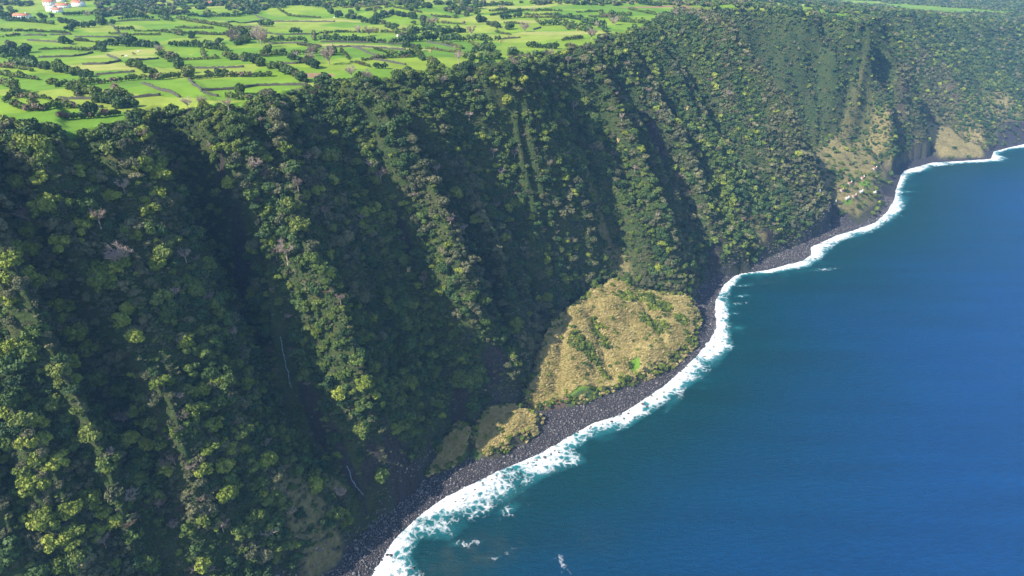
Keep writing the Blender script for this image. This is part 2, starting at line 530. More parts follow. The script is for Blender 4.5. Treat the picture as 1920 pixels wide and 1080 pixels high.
nt.links.new(pos, fw.inputs[0]); nt.links.new(fsc.outputs[0], fw.inputs[1]); nt.links.new(fw.outputs[0], fv.inputs['Vector'])
lace = math_(nt, 'SUBTRACT', 1.0, math_(nt, 'MULTIPLY', fv.outputs['Distance'], 2.6), True)
val = math_(nt, 'ADD', math_(nt, 'MULTIPLY', Fo, 1.0), math_(nt, 'MULTIPLY', math_(nt, 'SUBTRACT', fn, .5), 2.1))
val = math_(nt, 'ADD', val, math_(nt, 'MULTIPLY', math_(nt, 'SUBTRACT', lace, .6), .45))
foam = ramp(nt, val, [(.30, 0.), (.72, 1.)])
gate = ramp(nt, Fo, [(.0, 0.), (.06, 1.)])
foam = math_(nt, 'MULTIPLY', foam, gate)
FOAMC = (.80, .83, .85)
col = mix(nt, foam, wat, FOAMC)
nt.links.new(col, b.inputs['Base Color'])
rr = math_(nt, 'ADD', math_(nt, 'MULTIPLY', foam, .5), .34, True)
nt.links.new(rr, b.inputs['Roughness'])
b.inputs['IOR'].default_value = 1.33
b.inputs['Specular IOR Level'].default_value = .22
hgt = math_(nt, 'ADD', math_(nt, 'MULTIPLY', chop, .9), math_(nt, 'MULTIPLY', noise(nt, .8, 4, .75, wmp.outputs[0]), .8))
hgt = math_(nt, 'ADD', hgt, math_(nt, 'MULTIPLY', foam, .5))
bump(nt, b, hgt, .8, 1.8)

# ------------------------------------------------------------------ mesh helpers
def new_mesh(name, V, Fc, mats=(), midx=None, smooth_=False):
    me = bpy.data.meshes.new(name)
    V = np.asarray(V, np.float32)
    if len(Fc):
        Fc = np.asarray(Fc, np.int32)
        n, k = Fc.shape
        me.vertices.add(len(V)); me.vertices.foreach_set('co', V.ravel())
        me.loops.add(n * k); me.loops.foreach_set('vertex_index', Fc.ravel())
        me.polygons.add(n)
        me.polygons.foreach_set('loop_start', np.arange(0, n * k, k, dtype=np.int32))
        me.polygons.foreach_set('loop_total', np.full(n, k, np.int32))
        if midx is not None:
            me.polygons.foreach_set('material_index', np.asarray(midx, np.int32))
        if smooth_:
            me.polygons.foreach_set('use_smooth', np.ones(n, bool))
    else:
        me.vertices.add(len(V)); me.vertices.foreach_set('co', V.ravel())
    for mm in mats:
        me.materials.append(mm)
    me.update(calc_edges=True)
    return me

def link(name, me, parent=None):
    o = bpy.data.objects.new(name, me)
    C.objects.link(o)
    if parent is not None:
        o.parent = parent
    return o

def tag(o, label=None, cat=None, group=None, kind=None):
    if label: o['label'] = label
    if cat: o['category'] = cat
    if group: o['group'] = group
    if kind: o['kind'] = kind
    return o

def set_attr(me, name, arr, typ='FLOAT', dom='POINT'):
    a = me.attributes.new(name, typ, dom)
    key = {'FLOAT': 'value', 'INT': 'value', 'FLOAT_VECTOR': 'vector', 'FLOAT_COLOR': 'color'}[typ]
    a.data.foreach_set(key, np.ascontiguousarray(arr).ravel())

def polar(az0, az1, na, r0, r1, nr):
    aa = np.radians(np.linspace(az0, az1, na))
    rr_ = r0 * (r1 / r0) ** np.linspace(0, 1, nr)
    A_, Rr = np.meshgrid(aa, rr_)
    X, Y = (Rr * np.sin(A_)).ravel(), (Rr * np.cos(A_)).ravel()
    i = np.arange(nr - 1)[:, None] * na + np.arange(na - 1)[None, :]
    i = i.ravel()
    return X, Y, np.stack([i, i + 1, i + na + 1, i + na], 1)

print('T',round(time.time()-T0,1),'land')
# ------------------------------------------------------------------ land
X, Y, Fc = polar(-100, 58, 1100, 110, 6500, 1150)
Z, inf = terrain(X, Y, full=True)
drop = (inf['dW'] < -30)
keep = ~(drop[Fc].all(axis=1))
Fc = Fc[keep]
used = np.zeros(len(X), bool); used[Fc.ravel()] = True
remap = np.cumsum(used) - 1
Fc = remap[Fc]
X, Y, Z = X[used], Y[used], Z[used]
g = {k: v[used] for k, v in inf.items() if k != 'masks'}
mk = {k: v[used] for k, v in inf['masks'].items()}
pu, pv, pdep = project(X, Y, Z)

def blob(cu, cv, ru, rv, soft=.35, jag=.35):
    q = np.sqrt(((pu0 - cu) / ru) ** 2 + ((pv0 - cv) / rv) ** 2) + jag * nz0
    return 1 - smooth(1 - soft, 1 + soft, q)

# ground cover, laid out on the land itself (surveyed spots, radii in metres)
def spots(x, y, lst, jag=.35):
    out = np.zeros_like(x)
    nz = fbm(x / 12, y / 12, 77, 3)
    for (u, v, ra, rb, ang) in lst:
        if ang < 0 and ra < rb: ang += 90          # long axis down the slope
        cx, cy, cz = hit([u], [v])
        if lst is ROCK_SPOTS: ra, rb = ra * .6, rb * .6
        a = R_(ang)
        dx, dy = x - cx[0], y - cy[0]
        p = dx * math.cos(a) + dy * math.sin(a)
        q = -dx * math.sin(a) + dy * math.cos(a)
        e = np.sqrt((p / ra) ** 2 + (q / rb) ** 2) + jag * nz
        out = np.maximum(out, 1 - smooth(.8, 1.15, e))
    return out

ROCK_SPOTS = [(750,865,26,12,45),(700,870,14,10,45),(930,690,20,12,50),(430,400,5,9,-45),(455,510,9,16,-45),(590,780,5,22,-45),(650,870,5,24,-45),
    (820,860,12,6,45),(760,450,4,18,-45),(1340,480,26,10,45),(1440,440,20,10,45),(1590,400,30,8,45),(1690,240,12,30,-45),(1715,300,14,26,-45),
    (1640,160,8,40,-45),(1230,260,6,24,-45),(860,770,12,8,45),(1790,180,10,40,-45)]
STRAW_SPOTS = [(560,950,20,9,-50),(600,1000,16,10,-50),(1130,440,8,30,-40),(1060,620,14,12,0),(1420,440,12,7,30),(1000,690,10,16,0),
    (1560,330,50,40,0),(1600,300,60,30,0),(1650,250,16,16,0),(1800,270,60,40,0),(1880,210,50,40,0),(620,905,7,4,0),(1350,260,20,4,-40)]
GRASS_SPOTS = [(1188,690,7,5,60),(1070,747,15,4,40),(1110,735,10,3,40),(893,853,4,2,40),(1240,600,6,3,0),(1090,560,4,8,-50),(1620,345,14,6,40),(1590,378,10,4,40),(870,860,10,4,45)]
BROWN_SPOTS = [(590,141,14,7,10),(1040,765,14,5,40),(1255,12,70,14,0),(1195,3,90,16,0)]
STRAWFIELD = [(660,85,36,9,0),(740,90,40,8,0),(260,98,26,20,0),(215,105,30,16,0),(190,125,30,14,0),(370,14,60,10,0),(470,44,34,12,0),
    (660,40,50,9,-15),(960,14,70,20,0),(1050,62,55,18,0),(985,40,50,12,0),(1515,11,90,60,0),(1655,15,60,60,0),(880,3,70,20,0)]
inl = g['dE']
far_r = smooth(560, 760, X + .25 * Y * 0) * smooth(900, 1150, Y)
field = smooth(-2, 5, inl + fbm(X / 14, Y / 14, 71, 2) * 4) * smooth(.985, 1.03, g['f2'])
rockm = np.maximum(spots(X, Y, ROCK_SPOTS), smooth(.07, .02, g['f'] + fbm(X / 12, Y / 12, 79, 2) * .03) * (g['f'] > 0) * .6 * (1 - mk['reed_bench']))
sm = np.maximum.reduce([mk['reed_bench'], mk['reed_mound'], mk['shade_mound'], mk['far_bench'] * .85, mk['far_fan'], mk['end_fan'] * .7, spots(X, Y, STRAW_SPOTS) * .8])
straw_far = smooth(.42, .1, g['f']) * smooth(900, 1100, np.hypot(X, Y)) * .6
sm = np.maximum(sm, straw_far * (.5 + .5 * fbm(X / 25, Y / 25, 73, 3)))
cover = np.stack([field, np.clip(sm, 0, 1), np.clip(rockm, 0, 1), np.ones_like(X)], 1).astype(np.float32)
bcm = smooth(1.5, -1.5, g['dB'] + fbm(X / 5, Y / 5, 74, 2) * 2) * (1 - np.maximum.reduce([mk['reed_bench'], mk['reed_mound'], mk['far_bench'], mk['shade_mound'], mk['far_fan']]))
cover2 = np.stack([np.clip(bcm, 0, 1), spots(X, Y, GRASS_SPOTS), spots(X, Y, STRAWFIELD, .2) * field * .75, np.ones_like(X)], 1).astype(np.float32)
me = new_mesh('land', np.stack([X, Y, Z], 1), Fc, [M_LAND], smooth_=True)
set_attr(me, 'cover', cover, 'FLOAT_COLOR')
set_attr(me, 'cover2', cover2, 'FLOAT_COLOR')
set_attr(me, 'bare_earth', spots(X, Y, BROWN_SPOTS, .2).astype(np.float32))
land = tag(link('terrain', me), kind='structure')

print('T',round(time.time()-T0,1),'sea')
# ------------------------------------------------------------------ sea
X, Y, Fc = polar(-100, 80, 850, 90, 9000, 900)
dW, _ = gsigned(X, Y, 'w', WATER)
drop = dW > 12
keep = ~(drop[Fc].all(axis=1))
Fc = Fc[keep]
used = np.zeros(len(X), bool); used[Fc.ravel()] = True
remap = np.cumsum(used) - 1; Fc = remap[Fc]
X, Y, dW = X[used], Y[used], dW[used]
dO, _ = gsigned(X, Y, 'o', OUTER)           # positive towards land
din = np.maximum(-dW, 0)
surf = np.where(dO > 0, dO / np.maximum(dO + din, .5), 0)
surf = np.where(dW > 0, 1, surf)
wid_s = dO + din
surf = np.where(dO <= 0, 0, .12 + .88 * surf)
surf = np.where(surf > .12, np.clip(surf * (1 + .55 * fbm(X / 22, Y / 22, 87, 3)), 0, 1), surf)
# loose patches of foam further out
def patch(u, v, ra, rb, ang, a):
    q = un(u, v, 0); an = R_(ang)
    dx, dy = X - q[0], Y - q[1]
    p = dx * math.cos(an) + dy * math.sin(an); r = -dx * math.sin(an) + dy * math.cos(an)
    return .58 * a * np.exp(-(p / ra) ** 2 - (r / rb) ** 2)
for a in [(1052,1052,2.4,6,10,.62),(1062,1072,5,3,0,.4),(932,1046,7,2,35,.62),(900,1015,6,1.8,20,.45),(896,1068,2,1.5,0,.5),(955,955,8,4,30,.6),
          (900,955,10,5,30,.55),(870,1018,10,2,10,.4),(1395,535,9,2,10,.6),(1390,555,7,1.6,10,.55),(1385,570,6,1.6,10,.55),(1380,587,5,1.4,0,.5),(1385,615,5,1.4,0,.5),
          (1270,745,7,3,50,.4),(1250,770,4,2,50,.4),(1545,505,20,3,10,.5),(1700,360,10,3,10,.4)]:
    surf = np.maximum(surf, patch(*a))
reef = np.clip(1.4 * patch(880,1040,24,12,20,.85) + patch(960,930,16,8,30,.4) + patch(1100,1010,20,10,0,.25) + patch(1440,530,30,10,20,.3), 0, 1)
reef = np.clip(reef * (1 + fbm(X / 6, Y / 6, 83, 3)), 0, .9)
me = new_mesh('sea', np.stack([X, Y, np.zeros_like(X)], 1), Fc, [M_SEA], smooth_=True)
set_attr(me, 'shore', np.clip(-dW, 0, 900).astype(np.float32))
set_attr(me, 'surf', surf.astype(np.float32))
set_attr(me, 'reef', reef.astype(np.float32))
tag(link('sea', me), kind='structure')

print('T',round(time.time()-T0,1),'foliage shapes')
# ------------------------------------------------------------------ foliage shapes
def quads(cen, nrm, size, rs, aspect=1.0):
    """leaf sprays: one quad each, roughly facing nrm"""
    n = len(cen)
    nrm = nrm + rs.normal(0, .62, (n, 3)); nrm /= np.linalg.norm(nrm, axis=1, keepdims=True) + 1e-9
    t = rs.normal(0, 1, (n, 3)); t -= (t * nrm).sum(1, keepdims=True) * nrm
    t /= np.linalg.norm(t, axis=1, keepdims=True) + 1e-9
    b_ = np.cross(nrm, t)
    s = (size * rs.uniform(.6, 1.35, n))[:, None]
    t, b_ = t * s, b_ * s * aspect
    k = rs.uniform(.55, 1, (n, 1))
    V = np.stack([cen - t - b_ * k, cen + t * k - b_, cen + t + b_ * k, cen - t * k + b_], 1).reshape(-1, 3)
    return V, np.arange(n * 4).reshape(n, 4)

def ico(sub=2):
    import bmesh
    bm = bmesh.new(); bmesh.ops.create_icosphere(bm, subdivisions=sub, radius=1)
    V = np.array([v.co[:] for v in bm.verts]); F_ = np.array([[v.index for v in f.verts] for f in bm.faces]); bm.free()
    return V, F_
ICO1, ICO2 = ico(1), ico(2)

def join(parts):
    Vs, Fs, off = [], [], 0
    for V, F_ in parts:
        F_ = np.asarray(F_)
        if F_.shape[1] == 3:
            F_ = np.concatenate([F_, F_[:, 2:3]], 1)
        Vs.append(V); Fs.append(F_ + off); off += len(V)
    return np.concatenate(Vs), np.concatenate(Fs)

def clean_quads(V, F_):
    return V, F_

def crown(seed, nl=11, nleaf=800, flat_=.85, leaf=.10, spread=.62, lob=(.28, .48)):
    """a crown of unit radius: lobes of leaf sprays over a loose core, z from 0"""
    rs = np.random.default_rng(seed)
    parts = []; L = []
    for k in range(nl):
        a = rs.uniform(0, 6.283); r = spread * math.sqrt(rs.uniform(0, 1))
        z = .55 + flat_ * .55 * (1 - (r / spread) ** 2) * rs.uniform(.5, 1.15)
        if k % 3 == 0: z = rs.uniform(.25, .6)
        L.append((r * math.cos(a), r * math.sin(a), z, rs.uniform(*lob)))
    tot = sum(l[3] ** 2 for l in L)
    for (x, y, z, r) in L:
        c = np.array([x, y, z])
        V, F_ = ICO1
        V = V * r * .72 * (1 + rs.normal(0, .13, (len(V), 1)))
        parts.append((V + c, F_))
        n = int(nleaf * r * r / tot)
        d = rs.normal(0, 1, (n, 3)); d[:, 2] = np.abs(d[:, 2]) * 1.0 - .25
        d /= np.linalg.norm(d, axis=1, keepdims=True)
        p = c + d * r * rs.uniform(.78, 1.12, (n, 1)) * np.array([1, 1, .85])
        parts.append(quads(p, d, leaf, rs))
    return join(parts)

def tube(pts, rad, sides=5):
    pts = [np.asarray(p, float) for p in pts]
    V, F_ = [], []
    for i, p in enumerate(pts):
        d = pts[min(i + 1, len(pts) - 1)] - pts[max(i - 1, 0)]
        d /= np.linalg.norm(d) + 1e-9
        a = np.cross(d, [.3, .9, .2]); a /= np.linalg.norm(a) + 1e-9
        b_ = np.cross(d, a)
        for k in range(sides):
            t = 6.283 * k / sides
            V.append(p + rad[i] * (a * math.cos(t) + b_ * math.sin(t)))
    for i in range(len(pts) - 1):
        for k in range(sides):
            F_.append([i * sides + k, i * sides + (k + 1) % sides, (i + 1) * sides + (k + 1) % sides, (i + 1) * sides + k])
    return np.array(V), np.array(F_)

def trunk(seed, h=.75, r=.07):
    rs = np.random.default_rng(seed)
    parts = [tube([(0, 0, -.5), (0, 0, 0), (rs.normal(0, .04), rs.normal(0, .04), h * .45), (rs.normal(0, .06), rs.normal(0, .06), h)], [r * 1.4, r * 1.1, r * .8, r * .45])]
    for k in range(4):
        a = k * 1.57 + rs.uniform(-.4, .4); z0 = h * rs.uniform(.35, .7)
        parts.append(tube([(0, 0, z0), (.2 * math.cos(a), .2 * math.sin(a), z0 + .16), (.42 * math.cos(a), .42 * math.sin(a), z0 + .34)], [r * .6, r * .42, r * .2], 4))
    return join(parts)

def bare(seed, n1=7, n2=6, n3=5, up=.9, th=.03):
    """a leafless crown of unit radius"""
    rs = np.random.default_rng(seed); parts = []
    for k in range(n1):
        a = 6.283 * k / n1 + rs.uniform(-.4, .4)
        d = np.array([math.cos(a), math.sin(a), up * rs.uniform(.7, 1.7)]); d /= np.linalg.norm(d)
        p0 = np.array([0, 0, .25 + .1 * rs.uniform()]); L = rs.uniform(.6, .95)
        p1 = p0 + d * L * .5 + rs.normal(0, .04, 3); p2 = p0 + d * L + rs.normal(0, .06, 3)
        parts.append(tube([p0, p1, p2], [th, th * .6, th * .3], 4))
        for j in range(n2):
            t = rs.uniform(.25, 1); q0 = p0 + (p2 - p0) * t
            e = d + rs.normal(0, .55, 3); e[2] = abs(e[2]) * .8 + .1; e /= np.linalg.norm(e)
            q1 = q0 + e * rs.uniform(.22, .42)
            parts.append(tube([q0, q1], [th * .4, th * .16], 3))
            for i in range(n3):
                r0 = q0 + (q1 - q0) * rs.uniform(.3, 1)
                g_ = e + rs.normal(0, .7, 3); g_[2] = abs(g_[2]) * .7; g_ /= np.linalg.norm(g_)
                parts.append(tube([r0, r0 + g_ * rs.uniform(.12, .26)], [th * .28, th * .12], 3))
    return join(parts)

def degen(V, F_):
    return V, F_

CROWNS = {
 'round': [crown(s, 13, 1250, 1.0, .08) for s in (1, 2, 3)],
 'flat': [crown(s, 14, 1200, .65, .08, .72, (.22, .36)) for s in (11, 12)],
 'loose': [crown(s, 10, 900, .9, .085, .72, (.2, .4)) for s in (21, 22)],
}
FARC = [crown(s, 7, 170, .9, .19, .6, (.3, .5)) for s in (31, 32, 33)]
BUSH = [crown(s, 5, 130, .5, .17, .6, (.3, .5)) for s in (41, 42)]

# ------------------------------------------------------------------ instanced masses
def scatter(name, protos, loc, rotz, scl, pid, mats, kind='stuff', tilt=None):
    """one object: prototypes and points in its own mesh, spread by geometry nodes. protos: (V, F4, material index)"""
    Vs, Fs, Ms, pr, off = [], [], [], [], 0
    for k, (V, F_, mi) in enumerate(protos):
        Vs.append(V); Fs.append(F_ + off); Ms.append(np.broadcast_to(np.asarray(mi), (len(F_),))); pr.append(np.full(len(V), k)); off += len(V)
    n = len(loc)
    V = np.concatenate(Vs + [loc]); F_ = np.concatenate(Fs)
    me = new_mesh(name, V, F_, mats, np.concatenate(Ms))
    tot = len(V)
    ispt = np.zeros(tot, np.float32); ispt[off:] = 1
    pidx = np.zeros(tot, np.int32); pidx[:off] = np.concatenate(pr); pidx[off:] = pid
    rot = np.zeros((tot, 3), np.float32); rot[off:, 2] = rotz
    if tilt is not None: rot[off:, :2] = tilt
    sc_ = np.ones((tot, 3), np.float32); sc_[off:] = scl
    set_attr(me, 'is_point', ispt); set_attr(me, 'which', pidx, 'INT')
    set_attr(me, 'turn', rot, 'FLOAT_VECTOR'); set_attr(me, 'size', sc_, 'FLOAT_VECTOR')
    o = tag(link(name, me), kind=kind)
    gt = bpy.data.node_groups.new(name + ' spread', 'GeometryNodeTree')
    gt.interface.new_socket('Geometry', in_out='INPUT', socket_type='NodeSocketGeometry')
    gt.interface.new_socket('Geometry', in_out='OUTPUT', socket_type='NodeSocketGeometry')
    gi, go = gt.nodes.new('NodeGroupInput'), gt.nodes.new('NodeGroupOutput')
    def na(nm, t):
        a = gt.nodes.new('GeometryNodeInputNamedAttribute'); a.data_type = t; a.inputs[0].default_value = nm
        return a.outputs[0]
    sep = gt.nodes.new('GeometryNodeSeparateGeometry'); sep.domain = 'POINT'
    cmp_ = gt.nodes.new('FunctionNodeCompare'); cmp_.data_type = 'FLOAT'; cmp_.operation = 'GREATER_THAN'
    gt.links.new(na('is_point', 'FLOAT'), cmp_.inputs[0]); cmp_.inputs[1].default_value = .5
    gt.links.new(gi.outputs[0], sep.inputs[0]); gt.links.new(cmp_.outputs[0], sep.inputs[1])
    jn = gt.nodes.new('GeometryNodeJoinGeometry')
    wh = na('which', 'INT')
    for k in range(len(protos)):
        s2 = gt.nodes.new('GeometryNodeSeparateGeometry'); s2.domain = 'POINT'
        c2 = gt.nodes.new('FunctionNodeCompare'); c2.data_type = 'INT'; c2.operation = 'EQUAL'
        gt.links.new(wh, c2.inputs[2]); c2.inputs[3].default_value = k
        gt.links.new(sep.outputs[1], s2.inputs[0]); gt.links.new(c2.outputs[0], s2.inputs[1])
        g2 = gt.nodes.new('GeometryNodeGeometryToInstance'); gt.links.new(s2.outputs[0], g2.inputs[0])
        gt.links.new(g2.outputs[0], jn.inputs[0])
    ins = gt.nodes.new('GeometryNodeInstanceOnPoints')
    gt.links.new(sep.outputs[0], ins.inputs['Points']); gt.links.new(jn.outputs[0], ins.inputs['Instance'])
    ins.inputs['Pick Instance'].default_value = True
    gt.links.new(wh, ins.inputs['Instance Index'])
    e2r = gt.nodes.new('FunctionNodeEulerToRotation'); gt.links.new(na('turn', 'FLOAT_VECTOR'), e2r.inputs[0])
    gt.links.new(e2r.outputs[0], ins.inputs['Rotation']); gt.links.new(na('size', 'FLOAT_VECTOR'), ins.inputs['Scale'])
    gt.links.new(ins.outputs[0], go.inputs[0])
    md = o.modifiers.new('spread', 'NODES'); md.node_group = gt
    return o

def grid_pts(step, x0, x1, y0, y1, jit=.5):
    gx, gy = np.meshgrid(np.arange(x0, x1, step), np.arange(y0, y1, step))
    gx = gx.ravel() + rng.uniform(-jit, jit, gx.size) * step; gy = gy.ravel() + rng.uniform(-jit, jit, gy.size) * step
    return gx, gy

def in_view(x, y, z, m=130):
    u, v, dep = project(x, y, z)
    return (u > -m) & (u < 1920 + m) & (v > -m * .4) & (v < 1080 + m) & (y * _cp - (z - CAM_H) * _sp > 50), u, v, dep

# falling streams, surveyed first so the growth keeps clear of them
FALLS = [[(526,636),(529,650),(530,662),(534,675),(536,690),(541,700),(542,716),(547,732)],
         [(650,876),(656,888),(659,902),(667,913),(675,922),(681,932)]]
fall_pts = []
for fl in FALLS:
    x, y, z = hit([p[0] for p in fl], [p[1] for p in fl])
    fall_pts.append(np.stack([x, y, z], 1))

print('T',round(time.time()-T0,1),'where the trees')
# ------------------------------------------------------------------ where the trees of the cliff stand
gx, gy = grid_pts(3.0, -700, 1900, 60, 2300)
ok = (np.abs(np.degrees(np.arctan2(gx, gy))) < 46)
gx, gy = gx[ok], gy[ok]
gz, gi_ = terrain(gx, gy, full=True)
vis, gu, gv, gdep = in_view(gx, gy, gz)
def steep(x, y, z, e=1.5):
    sx = (terrain(x + e, y) - z) / e; sy = (terrain(x, y + e) - z) / e
    return np.sqrt(1 + sx * sx + sy * sy)
sec = np.ones_like(gx); sec[vis] = steep(gx[vis], gy[vis], gz[vis])
f, dE = gi_['f'], gi_['dE']
mall = np.maximum.reduce([gi_['masks'][k] for k in gi_['masks']])
mfar = np.maximum.reduce([gi_['masks'][k] for k in ('far_bench', 'far_fan', 'end_fan')])
rocks = spots(gx, gy, ROCK_SPOTS)
straws = spots(gx, gy, STRAW_SPOTS)
clump = fbm(gx / 22, gy / 22, 101, 3) + np.clip(gi_['disp'], -18, 30) * .012
dens = .85 + .55 * clump
dens = np.where(f > .86, np.maximum(dens, .85), dens)                 # wooded rim
dens = np.where(f < .03, dens * .4, dens)
dens = dens * (1 - .95 * rocks) * (1 - .75 * straws)
far_d = smooth(650, 950, np.hypot(gx, gy))
dens = np.clip(np.where(far_d > 0, dens * (1 - far_d) + far_d * np.clip(dens + .25, 0, 1), dens), 0, 1)
dens = np.where(mall > .3, 0, dens)
dens = np.where((mfar > .3), .12, dens)
dens = np.where((gi_['masks']['far_fan'] > .3), .03, dens)
rimn = fbm(gx / 18, gy / 18, 103, 2) * 5
on_cliff = ((gi_['dB'] > 2) | (mfar > .3)) & ((dE < 4 + rimn) | ((gi_['f2'] < 1.0) & (dE < 40)))
# keep the gully streams open
clear = np.zeros(gx.shape, bool)
for fp in fall_pts:
    d, _ = near_line(gx, gy, [tuple(p) for p in fp])
    clear |= d < 6
    tow = fp.copy(); tow[:, 0] -= fp[:, 0] / np.hypot(fp[:, 0], fp[:, 1]) * 9; tow[:, 1] -= fp[:, 1] / np.hypot(fp[:, 0], fp[:, 1]) * 9
    d, _ = near_line(gx, gy, [tuple(p) for p in tow]); clear |= d < 6
pick = vis & on_cliff & (rng.uniform(0, 1, gx.size) < dens * (.46 + .22 * smooth(560, 800, gdep)) * np.clip(sec, 1.6, 4.5)) & ~clear
cx_, cy_, cz_, cu_, cv_, cd_, cf_ = gx[pick], gy[pick], gz[pick], gu[pick], gv[pick], gdep[pick], f[pick]
cdisp = gi_['disp'][pick]
crad = (2.0 + 4.4 * rng.uniform(0, 1, cx_.size) ** 2.2 + .8 * np.clip(clump[pick], -1, 1)) * np.where(cf_ > .9, .85, 1)
crad = np.clip(crad, 1.4, 5.8) * np.where(cd_ > 560, 1 - .28 * smooth(560, 800, cd_), 1)
# what colour grows where
hue = fbm(cx_ / 30, cy_ / 30, 111, 3) + rng.normal(0, .38, cx_.size) + cdisp * .014
hue = np.where(cf_ > .88, hue - .45, hue)
hue = np.where(cd_ > 700, hue * .55, hue)
kindc = np.where(hue > .40, 0, np.where(hue > -.12, 1, 2))           # lime, olive, dark
kindc = np.where(rng.uniform(0, 1, cx_.size) < .07, 3, kindc)
# which one is seen largest
size_px = crad / cd_ * FPX

def blocked(x, y, z, h=3.0, n=26):
    """true where land stands between the camera and the point"""
    b_ = np.zeros(x.shape, bool)
    for t in np.linspace(.45, .985, n):
        b_ |= terrain(x * t, y * t) > CAM_H + (z + h - CAM_H) * t + .5
    return b_
inf_ = (cu_ > 0) & (cu_ < 1920) & (cv_ > 0) & (cv_ < 1080)
order = np.argsort(-size_px * inf_)
cand = order[:1500]
vb = ~blocked(cx_[cand], cy_[cand], cz_[cand])
single = cand[vb]
single = single[:292]
is_single = np.zeros(cx_.size, bool); is_single[single] = True

LEAFM = [M_LIME, M_OLIVE, M_DARK, M_GREY]
LOOK = ['bright lime green', 'mid olive green', 'dark green', 'dull grey green']
flatten = [('round', 0), ('round', 1), ('round', 2), ('flat', 0), ('flat', 1), ('loose', 0), ('loose', 1)]
crown_mesh = {}
def get_crown(ci, mi):
    key = (ci, mi)
    if key not in crown_mesh:
        kd, j = flatten[ci]
        V, F_ = CROWNS[kd][j]
        crown_mesh[key] = new_mesh('crown', V, F_, [LEAFM[mi]])
    return crown_mesh[key]
trunk_mesh = [new_mesh('trunk', *trunk(s), [M_BARK]) for s in (1, 2, 3)]

def tree_thing(name, label, cat, loc, rad, hgt, ci, mi, group, rz):
    root = bpy.data.objects.new(name, None); C.objects.link(root)
    root.location = loc; root.rotation_euler = (0, 0, rz); root.scale = (rad, rad, hgt)
    root.empty_display_size = .5
    tag(root, label, cat, group)
    link('crown', get_crown(ci, mi), root)
    link('trunk', trunk_mesh[ci % 3], root)
    return root

# named stretches of the cliff, found by nearest
ZONES = [((40,330),'on the cliff top at far left below the pastures'),((180,470),'on the sunlit left hand ridge'),((60,600),'on the leafy slope at the left edge'),
    ((300,640),'on the slope left of the upper waterfall'),((70,860),'on the lowest left ridge'),((190,1010),'at the bottom left corner of the slope'),
    ((330,780),'on the ridge of rounded crowns left of the waterfall'),((470,850),'on the ferny slope below the upper waterfall'),((470,980),'on the brown thicket above the near beach'),
    ((560,560),'on the ridge just right of the waterfall gully'),((700,780),'on the spur above the near beach rocks'),((820,640),'between the two big spurs of the middle'),
    ((850,480),'on the bright green spur left of the reed bed'),((400,330),'in the dark bowl above the waterfall'),((620,330),'on the shaded upper slope of the middle'),
    ((950,350),'on the upper slope above the reed bed'),((1180,420),'on the slope behind the reed bed')]
def zone(u, v):
    return min(ZONES, key=lambda q: (q[0][0] - u) ** 2 + (q[0][1] - v) ** 2)[1]
shape_word = {'round': 'domed', 'flat': 'flat topped', 'loose': 'loose crowned'}
for i in single:
    ci = int(rng.integers(0, 7)); mi = int(kindc[i]); zn = zone(cu_[i], cv_[i])
    lab = f"{LOOK[mi]} {shape_word[flatten[ci][0]]} tree {zn}"
    r = float(crad[i])
    tree_thing('evergreen_tree', lab, 'tree', (cx_[i], cy_[i], cz_[i] - .5), r, r * float(rng.uniform(.8, 1.15)), ci, mi,
               f"{LOOK[mi]} {shape_word[flatten[ci][0]]} trees {zn}", float(rng.uniform(0, 6.28)))

rest = ~is_single
near = rest & (cd_ < 620)
far = rest & ~near
def forest_scatter(name, m, protoset, lab):
    pro = []
    for mi in range(4):
        for V, F_ in protoset:
            pro.append((V, F_, mi))
    n = int(m.sum()); k = len(protoset)
    pid = kindc[m] * k + rng.integers(0, k, n)
    r = crad[m]
    scl = np.stack([r * rng.uniform(.85, 1.15, n), r * rng.uniform(.85, 1.15, n), r * rng.uniform(.75, 1.2, n)], 1)
    o = scatter(name, pro, np.stack([cx_[m], cy_[m], cz_[m] - .5], 1), rng.uniform(0, 6.28, n), scl, pid, LEAFM)
    return tag(o, lab, 'forest')
forest_scatter('forest', near, [CROWNS['round'][0], CROWNS['flat'][0], CROWNS['loose'][0]], 'dense mixed evergreen forest covering the steep near cliff')
forest_scatter('distant_forest', far, FARC, 'hazy green forest covering the far cliffs and spurs')

print('T',round(time.time()-T0,1),'undergrowth')
# ------------------------------------------------------------------ undergrowth
gx, gy = grid_pts(1.75, -500, 1000, 60, 1250)
ok = (np.abs(np.degrees(np.arctan2(gx, gy))) < 45); gx, gy = gx[ok], gy[ok]
gz, q_ = terrain(gx, gy, full=True)
vis, gu, gv, gdep = in_view(gx, gy, gz, 90)
mall = np.maximum.reduce([q_['masks'][k] for k in q_['masks']])
rk = spots(gx, gy, ROCK_SPOTS)
st = spots(gx, gy, STRAW_SPOTS)
dn = .85 + .4 * fbm(gx / 14, gy / 14, 131, 3)
dn = dn * (1 - .9 * rk) * np.where(mall > .3, .0, 1) * (1 - .6 * st)
for fp in fall_pts:
    d, _ = near_line(gx, gy, [tuple(p) for p in fp]); dn = np.where(d < 3.2, 0, dn)
sec = np.ones_like(gx); on_ = vis & (q_['dB'] > 1.5) & ((q_['dE'] < 3) | (q_['f2'] < .99))
sec[on_] = steep(gx[on_], gy[on_], gz[on_])
pk = on_ & (rng.uniform(0, 1, gx.size) < dn * .62 * np.clip(sec, 1, 4.5))
n = int(pk.sum())
r = rng.uniform(.7, 1.9, n)
hb = fbm(gx[pk] / 16, gy[pk] / 16, 133, 3) + rng.normal(0, .4, n)
mi = np.where(hb > .45, 1, np.where(hb > -1.0, 0, 2))
pro = [(V, F_, k) for k in range(3) for V, F_ in BUSH]
